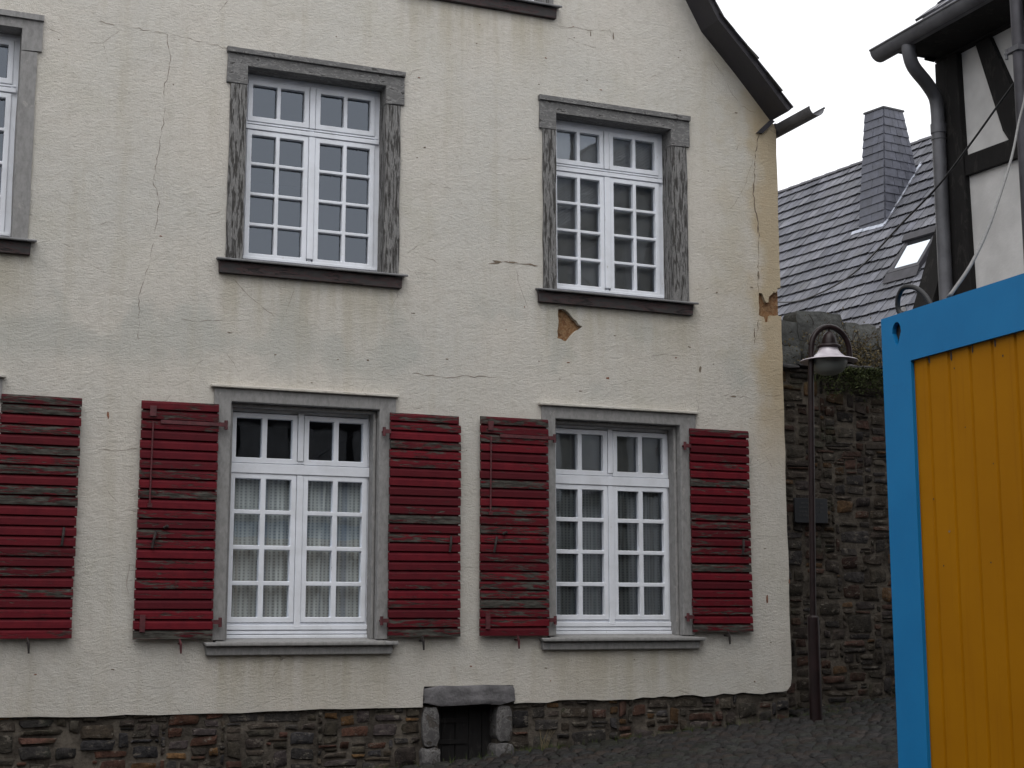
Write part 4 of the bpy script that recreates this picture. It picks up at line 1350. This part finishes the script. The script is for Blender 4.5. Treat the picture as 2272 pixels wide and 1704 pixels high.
mast = thing('service_mast', 'dark upright metal pole at the right edge in front of the timbered house', 'pole', (7.30, -3.585, -.95))
b = MB(); b.tube([(7.30, -3.585, -1.0), (7.30, -3.585, 2.6), (7.30, -3.585, 6.2)], .046, 14); b.tube([(7.30, -3.585, 6.19), (7.30, -3.585, 6.24)], .060, 14)
b.build('pole', DARKZINC, mast, smooth=True, auto=40)
b = MB(); b.box(7.245, 7.355, -3.64, -3.53, 4.02, 4.06); b.tube([(7.29, -3.53, 4.04), (7.28, -3.47, 4.04)], .014, 8); b.tube([(7.28, -3.48, 4.00), (7.28, -3.48, 4.075)], .011, 8)
b.build('bracket', ZINC, mast)

# dark timber lean-to beyond the far corner of that house
lt = thing('lean_to', 'dark wooden lean-to with a steep barge board beside the grey downpipe', 'lean-to', (8.1, -1.85, -.9))
b = MB(); b.prism([(8.12, 3.30), (7.80, 2.42), (7.82, -1.2), (9.2, -1.2), (9.2, 3.3)], [], -1.78, -1.94); b.build('board_wall', BLACKWOOD, lt)
b = MB(); b.prism([(8.20, 3.60), (8.13, 3.60), (7.66, 2.36), (7.62, 1.8), (7.72, 1.8), (7.80, 2.36)], [], -1.72, -1.97); b.build('barge_board', BLACKWOOD, lt, bevel=.006)
b = MB(); b.tube([(7.86, -2.02, 2.55), (7.96, -2.02, 3.05)], .010, 8); b.build('iron_rod', DARKZINC, lt)

# ------------------------------------------------------------------ site container
ct = thing('site_container', 'blue framed steel site container with yellow ribbed panels in the right foreground', 'container', (4.9, -9.7, -1.3))
CX, CY, CT, CB = 3.676, -6.694, 1.2, -1.32
tilt = .044   # the long side runs very slightly off the y axis
def cxy(s, dpt): return (CX - s * tilt + dpt, CY - s)      # s along the side toward the camera, dpt into the box
def cbox(mb, s0, s1, d0, d1, z0, z1):
    a, b_, c, d_ = cxy(s0, d0), cxy(s1, d0), cxy(s1, d1), cxy(s0, d1)
    mb.hexa([(*a, z0), (*b_, z0), (*c, z0), (*d_, z0), (*a, z1), (*b_, z1), (*c, z1), (*d_, z1)])
Lc, Wc = 6.0, 2.4
fr = MB()
# corner post with keyhole lifting slot
hole = []
for i in range(14):
    a = 2 * math.pi * i / 14
    hole.append((.104 + (.030 if math.sin(a) > -.2 else .018) * math.cos(a), 1.128 + .042 * math.sin(a) + (.0 if math.sin(a) > -.2 else -.010)))
loops = [[(0, CB), (.190, CB), (.190, CT), (0, CT)], hole]
tri = tessellate_polygon([[Vector((a, c, 0)) for a, c in l] for l in loops])
flat = loops[0] + loops[1]
fr.add([(*cxy(a, 0), z) for a, z in flat], tri)
nh = len(hole)
hx = [(.104 + (a - .104) * 1.0, z) for a, z in hole]
fr.add([(*cxy(a, 0), z) for a, z in hole] + [(*cxy(a, .02), z) for a, z in hx], [(i, (i + 1) % nh, nh + (i + 1) % nh, nh + i) for i in range(nh)])
fr.mi = 1
cbox(fr, .03, .18, .021, .05, 1.03, 1.185)
fr.mi = 0
cbox(fr, 0, .190, .055, .19, CB, CT)
for a, c in (((0, 0), (0, .055)), ((.19, 0), (.19, .055))):
    p, q_ = cxy(a[0], a[1]), cxy(c[0], c[1])
    fr.add([(*p, CB), (*q_, CB), (*q_, CT), (*p, CT)], [(0, 1, 2, 3)])
p = [cxy(0, 0), cxy(.19, 0), cxy(.19, .055), cxy(0, .055)]
fr.add([(*v, CT) for v in p], [(0, 1, 2, 3)])
fr.build('corner_post', [BLUE, DARK_IRON], ct, recalc=False)
for q4 in ((Lc - .19, Lc, 0, .19), (0, .19, Wc - .19, Wc), (Lc - .19, Lc, Wc - .19, Wc)):
    b = MB(); cbox(b, *q4, CB, CT); b.build('corner_post', BLUE, ct, bevel=.004)
for nm, a in (('top_rail', (1.0, CT)), ('bottom_rail', (CB, CB + .18))):
    b = MB(); cbox(b, .1902, Lc - .1902, .0, .16, *a); b.build(nm, BLUE, ct)
    b = MB(); cbox(b, .1902, Lc - .1902, Wc - .16, Wc, *a); b.build(nm, BLUE, ct, bevel=.004)
    b = MB(); cbox(b, 0, .16, .1902, Wc - .1902, *a); b.build(nm, BLUE, ct, bevel=.004)
    b = MB(); cbox(b, Lc - .16, Lc, .1902, Wc - .1902, *a); b.build(nm, BLUE, ct, bevel=.004)
b = MB(); cbox(b, .161, Lc - .161, .161, Wc - .161, CT - .05, CT - .012); b.build('roof_sheet', BLUE, ct)
def ribbed(name, s_of, z0, z1, total, first, marks=()):
    """flat pans with narrow V grooves"""
    mb = MB()
    prof_ = [(0, 0)]
    s = first
    while s < total - .02:
        prof_ += [(s - .010, 0), (s - .003, .0070), (s + .003, .0070), (s + .009, 0)]
        s += .128
    prof_.append((total, 0))
    vs = []
    for s, dpt in prof_:
        x, y_ = s_of(s, dpt)
        vs += [(x, y_, z0), (x, y_, z1)]
    mb.add(vs, [(2 * i, 2 * i + 2, 2 * i + 3, 2 * i + 1) for i in range(len(prof_) - 1)])
    for s, z, ra, rb, mi in marks:
        mb.mi = mi
        ring = []
        for i in range(9):
            a = 2 * math.pi * i / 9
            x, y_ = s_of(s + ra * math.cos(a) * rg.uniform(.6, 1.2), -.0012)
            ring.append((x, y_, z + rb * math.sin(a) * rg.uniform(.6, 1.2)))
        mb.add(ring, [tuple(range(9))])
    return mb.build(name, [YELLOW, DARK_IRON, CHIPM, SILL_METAL], ct, recalc=False)
ribbed('panel', lambda s, dpt: cxy(.19 + s, .016 + dpt), CB + .18, 1.002, Lc - .38, .092,
       [(.088, .449, .004, .004, 1), (.133, .194, .0035, .004, 1), (.410, .197, .004, .0035, 1), (.177, .321, .006, .004, 3), (.251, .929, .004, .005, 1), (.533, .931, .004, .005, 1),
        (.100, .985, .006, .017, 1), (.236, .978, .006, .022, 1), (.364, .985, .005, .016, 1), (.494, .984, .006, .018, 1), (.30, .70, .003, .003, 1), (.45, .55, .003, .003, 1), (.62, .40, .004, .003, 1)])
ribbed('panel', lambda s, dpt: cxy(.016 + dpt, .19 + s), CB + .18, 1.002, Wc - .38, .092)
ribbed('panel', lambda s, dpt: cxy(Lc - .016 - dpt, .19 + s), CB + .18, 1.002, Wc - .38, .092)
ribbed('panel', lambda s, dpt: cxy(.19 + s, Wc - .016 - dpt), CB + .18, 1.002, Lc - .38, .092)

# cable loop and couplings on the container roof
lp = thing('cable_loop', 'stiff black rubber cable loop lying on the container roof corner', 'cable', (3.74, -6.83, 1.2))
b = MB(); b.tube(smooth_path([(3.74, -6.765, 1.20), (3.735, -6.735, 1.232), (3.73, -6.738, 1.275), (3.728, -6.765, 1.310), (3.73, -6.80, 1.318), (3.735, -6.85, 1.303), (3.74, -6.90, 1.262), (3.745, -6.935, 1.205)], 6), .0105, 10)
b.tube(smooth_path([(3.78, -6.72, 1.207), (3.76, -6.80, 1.207), (3.75, -6.90, 1.209), (3.78, -7.05, 1.206)], 5), .008, 8)
b.build('cable', BLACKRUB, lp, smooth=True)
b = MB(); b.tube([(3.76, -6.70, 1.212), (3.755, -6.76, 1.214)], .013, 10); b.tube([(3.78, -6.69, 1.23), (3.77, -6.72, 1.245)], .012, 10); b.tube([(3.80, -6.69, 1.208), (3.80, -6.69, 1.262)], .010, 10)
b.build('plug', simple('grey_plug', (.16, .15, .15), .4, .3, 30), lp, smooth=True, auto=40)

gc = MB()
gc.tube(smooth_path([(3.80, -7.02, 1.203), (3.69, -7.10, 1.212), (3.72, -7.09, 1.24), (4.1, -6.764, 1.469), (4.7, -6.202, 1.855), (5.6, -5.344, 2.5), (6.3, -4.649, 3.031), (6.8, -4.156, 3.397), (7.25, -3.70, 3.77), (7.35, -3.63, 4.0)], 7), .0075, 8)
o = gc.build('grey_cable', GREYCABLE, smooth=True)
tag(o, 'pale grey cable rising from the container roof to the dark pole', 'cable')
bc = MB()
bc.tube(smooth_path([(7.345, -3.60, 4.02), (7.416, -3.5, 3.948), (7.397, -3.2, 3.731), (7.381, -2.9, 3.526), (7.376, -2.55, 3.324), (7.503, -1.9, 3.183), (8.535, .2, 3.318), (9.284, 2.0, 3.517), (9.977, 3.6, 3.822), (11.0, 6.0, 4.4), (rP + rd * 2.4 + ru * -4.3 + rn * .05)], 7), .0085, 7)
o = bc.build('black_cable', BLACKRUB, smooth=True)
tag(o, 'thin black cable sagging from the dark pole across the tiled roof', 'cable')

# ------------------------------------------------------------------ house across the street, mirrored in the panes
oh = thing('facing_house', 'dark half timbered house across the street, seen mirrored in the lower window panes', 'house', (4, -21, -1.6))
b = MB(); b.box(-9, 17, -26, -20.0, -3, 5.6); b.build('wall', simple('grey_old_render', (.20, .19, .18), .9, .2, 2, .3), oh)
for x in [-8.9 + i * 1.3 for i in range(20)]:
    b = MB(); b.box(x, x + .22, -20.0, -19.95, -2.5, 5.55); b.build('post', BLACKWOOD, oh)
for z in (.2, 2.2, 4.2):
    b = MB(); b.box(-9, 17, -19.955, -19.94, z, z + .2); b.build('rail', BLACKWOOD, oh)
b = MB(); b.prism([(-26.6, 5.3), (-23, 8.3), (-19.4, 5.3), (-19.4, 5.5), (-23, 8.5), (-26.6, 5.5)], [], -9.4, 17.4, axis='x'); b.col = (.04, .04, .045); b.build('roof', SLATE, oh)

nh_ = thing('added_blocker_house', 'unseen dark house added left of the street, outside the picture, to block low skylight', 'house', (-8, -12, -2.4))  # unseen, added to keep low skylight off the container and lower walls
b = MB(); b.box(-12, -4.6, -19.5, -4.5, -3.2, 5.4); b.build('wall', simple('dark_old_render', (.15, .14, .13), .9, .2, 2, .3), nh_)
b = MB(); b.prism([(-12.5, 5.2), (-8.3, 9.2), (-4.1, 5.2), (-4.1, 5.4), (-8.3, 9.4), (-12.5, 5.4)], [], -19.8, -4.2); b.col = (.04, .04, .045); b.build('roof', SLATE, nh_)
for yy in (-17.5, -14.5, -11.5, -8.5, -6.2):
    for zz in (-.6, 2.4):
        f_ = MB(); f_.prism([(yy, zz), (yy + 1.0, zz), (yy + 1.0, zz + 1.5), (yy, zz + 1.5)], [[(yy + .08, zz + .08), (yy + .92, zz + .08), (yy + .92, zz + 1.42), (yy + .08, zz + 1.42)]], -4.6, -4.55, axis='x')
        wf = f_.build('window', WHITE, nh_)
        f_ = MB(); f_.add([(-4.585, yy + .08, zz + .08), (-4.585, yy + .92, zz + .08), (-4.585, yy + .92, zz + 1.42), (-4.585, yy + .08, zz + 1.42)], [(0, 1, 2, 3)]); f_.build('pane', GLASS, wf)
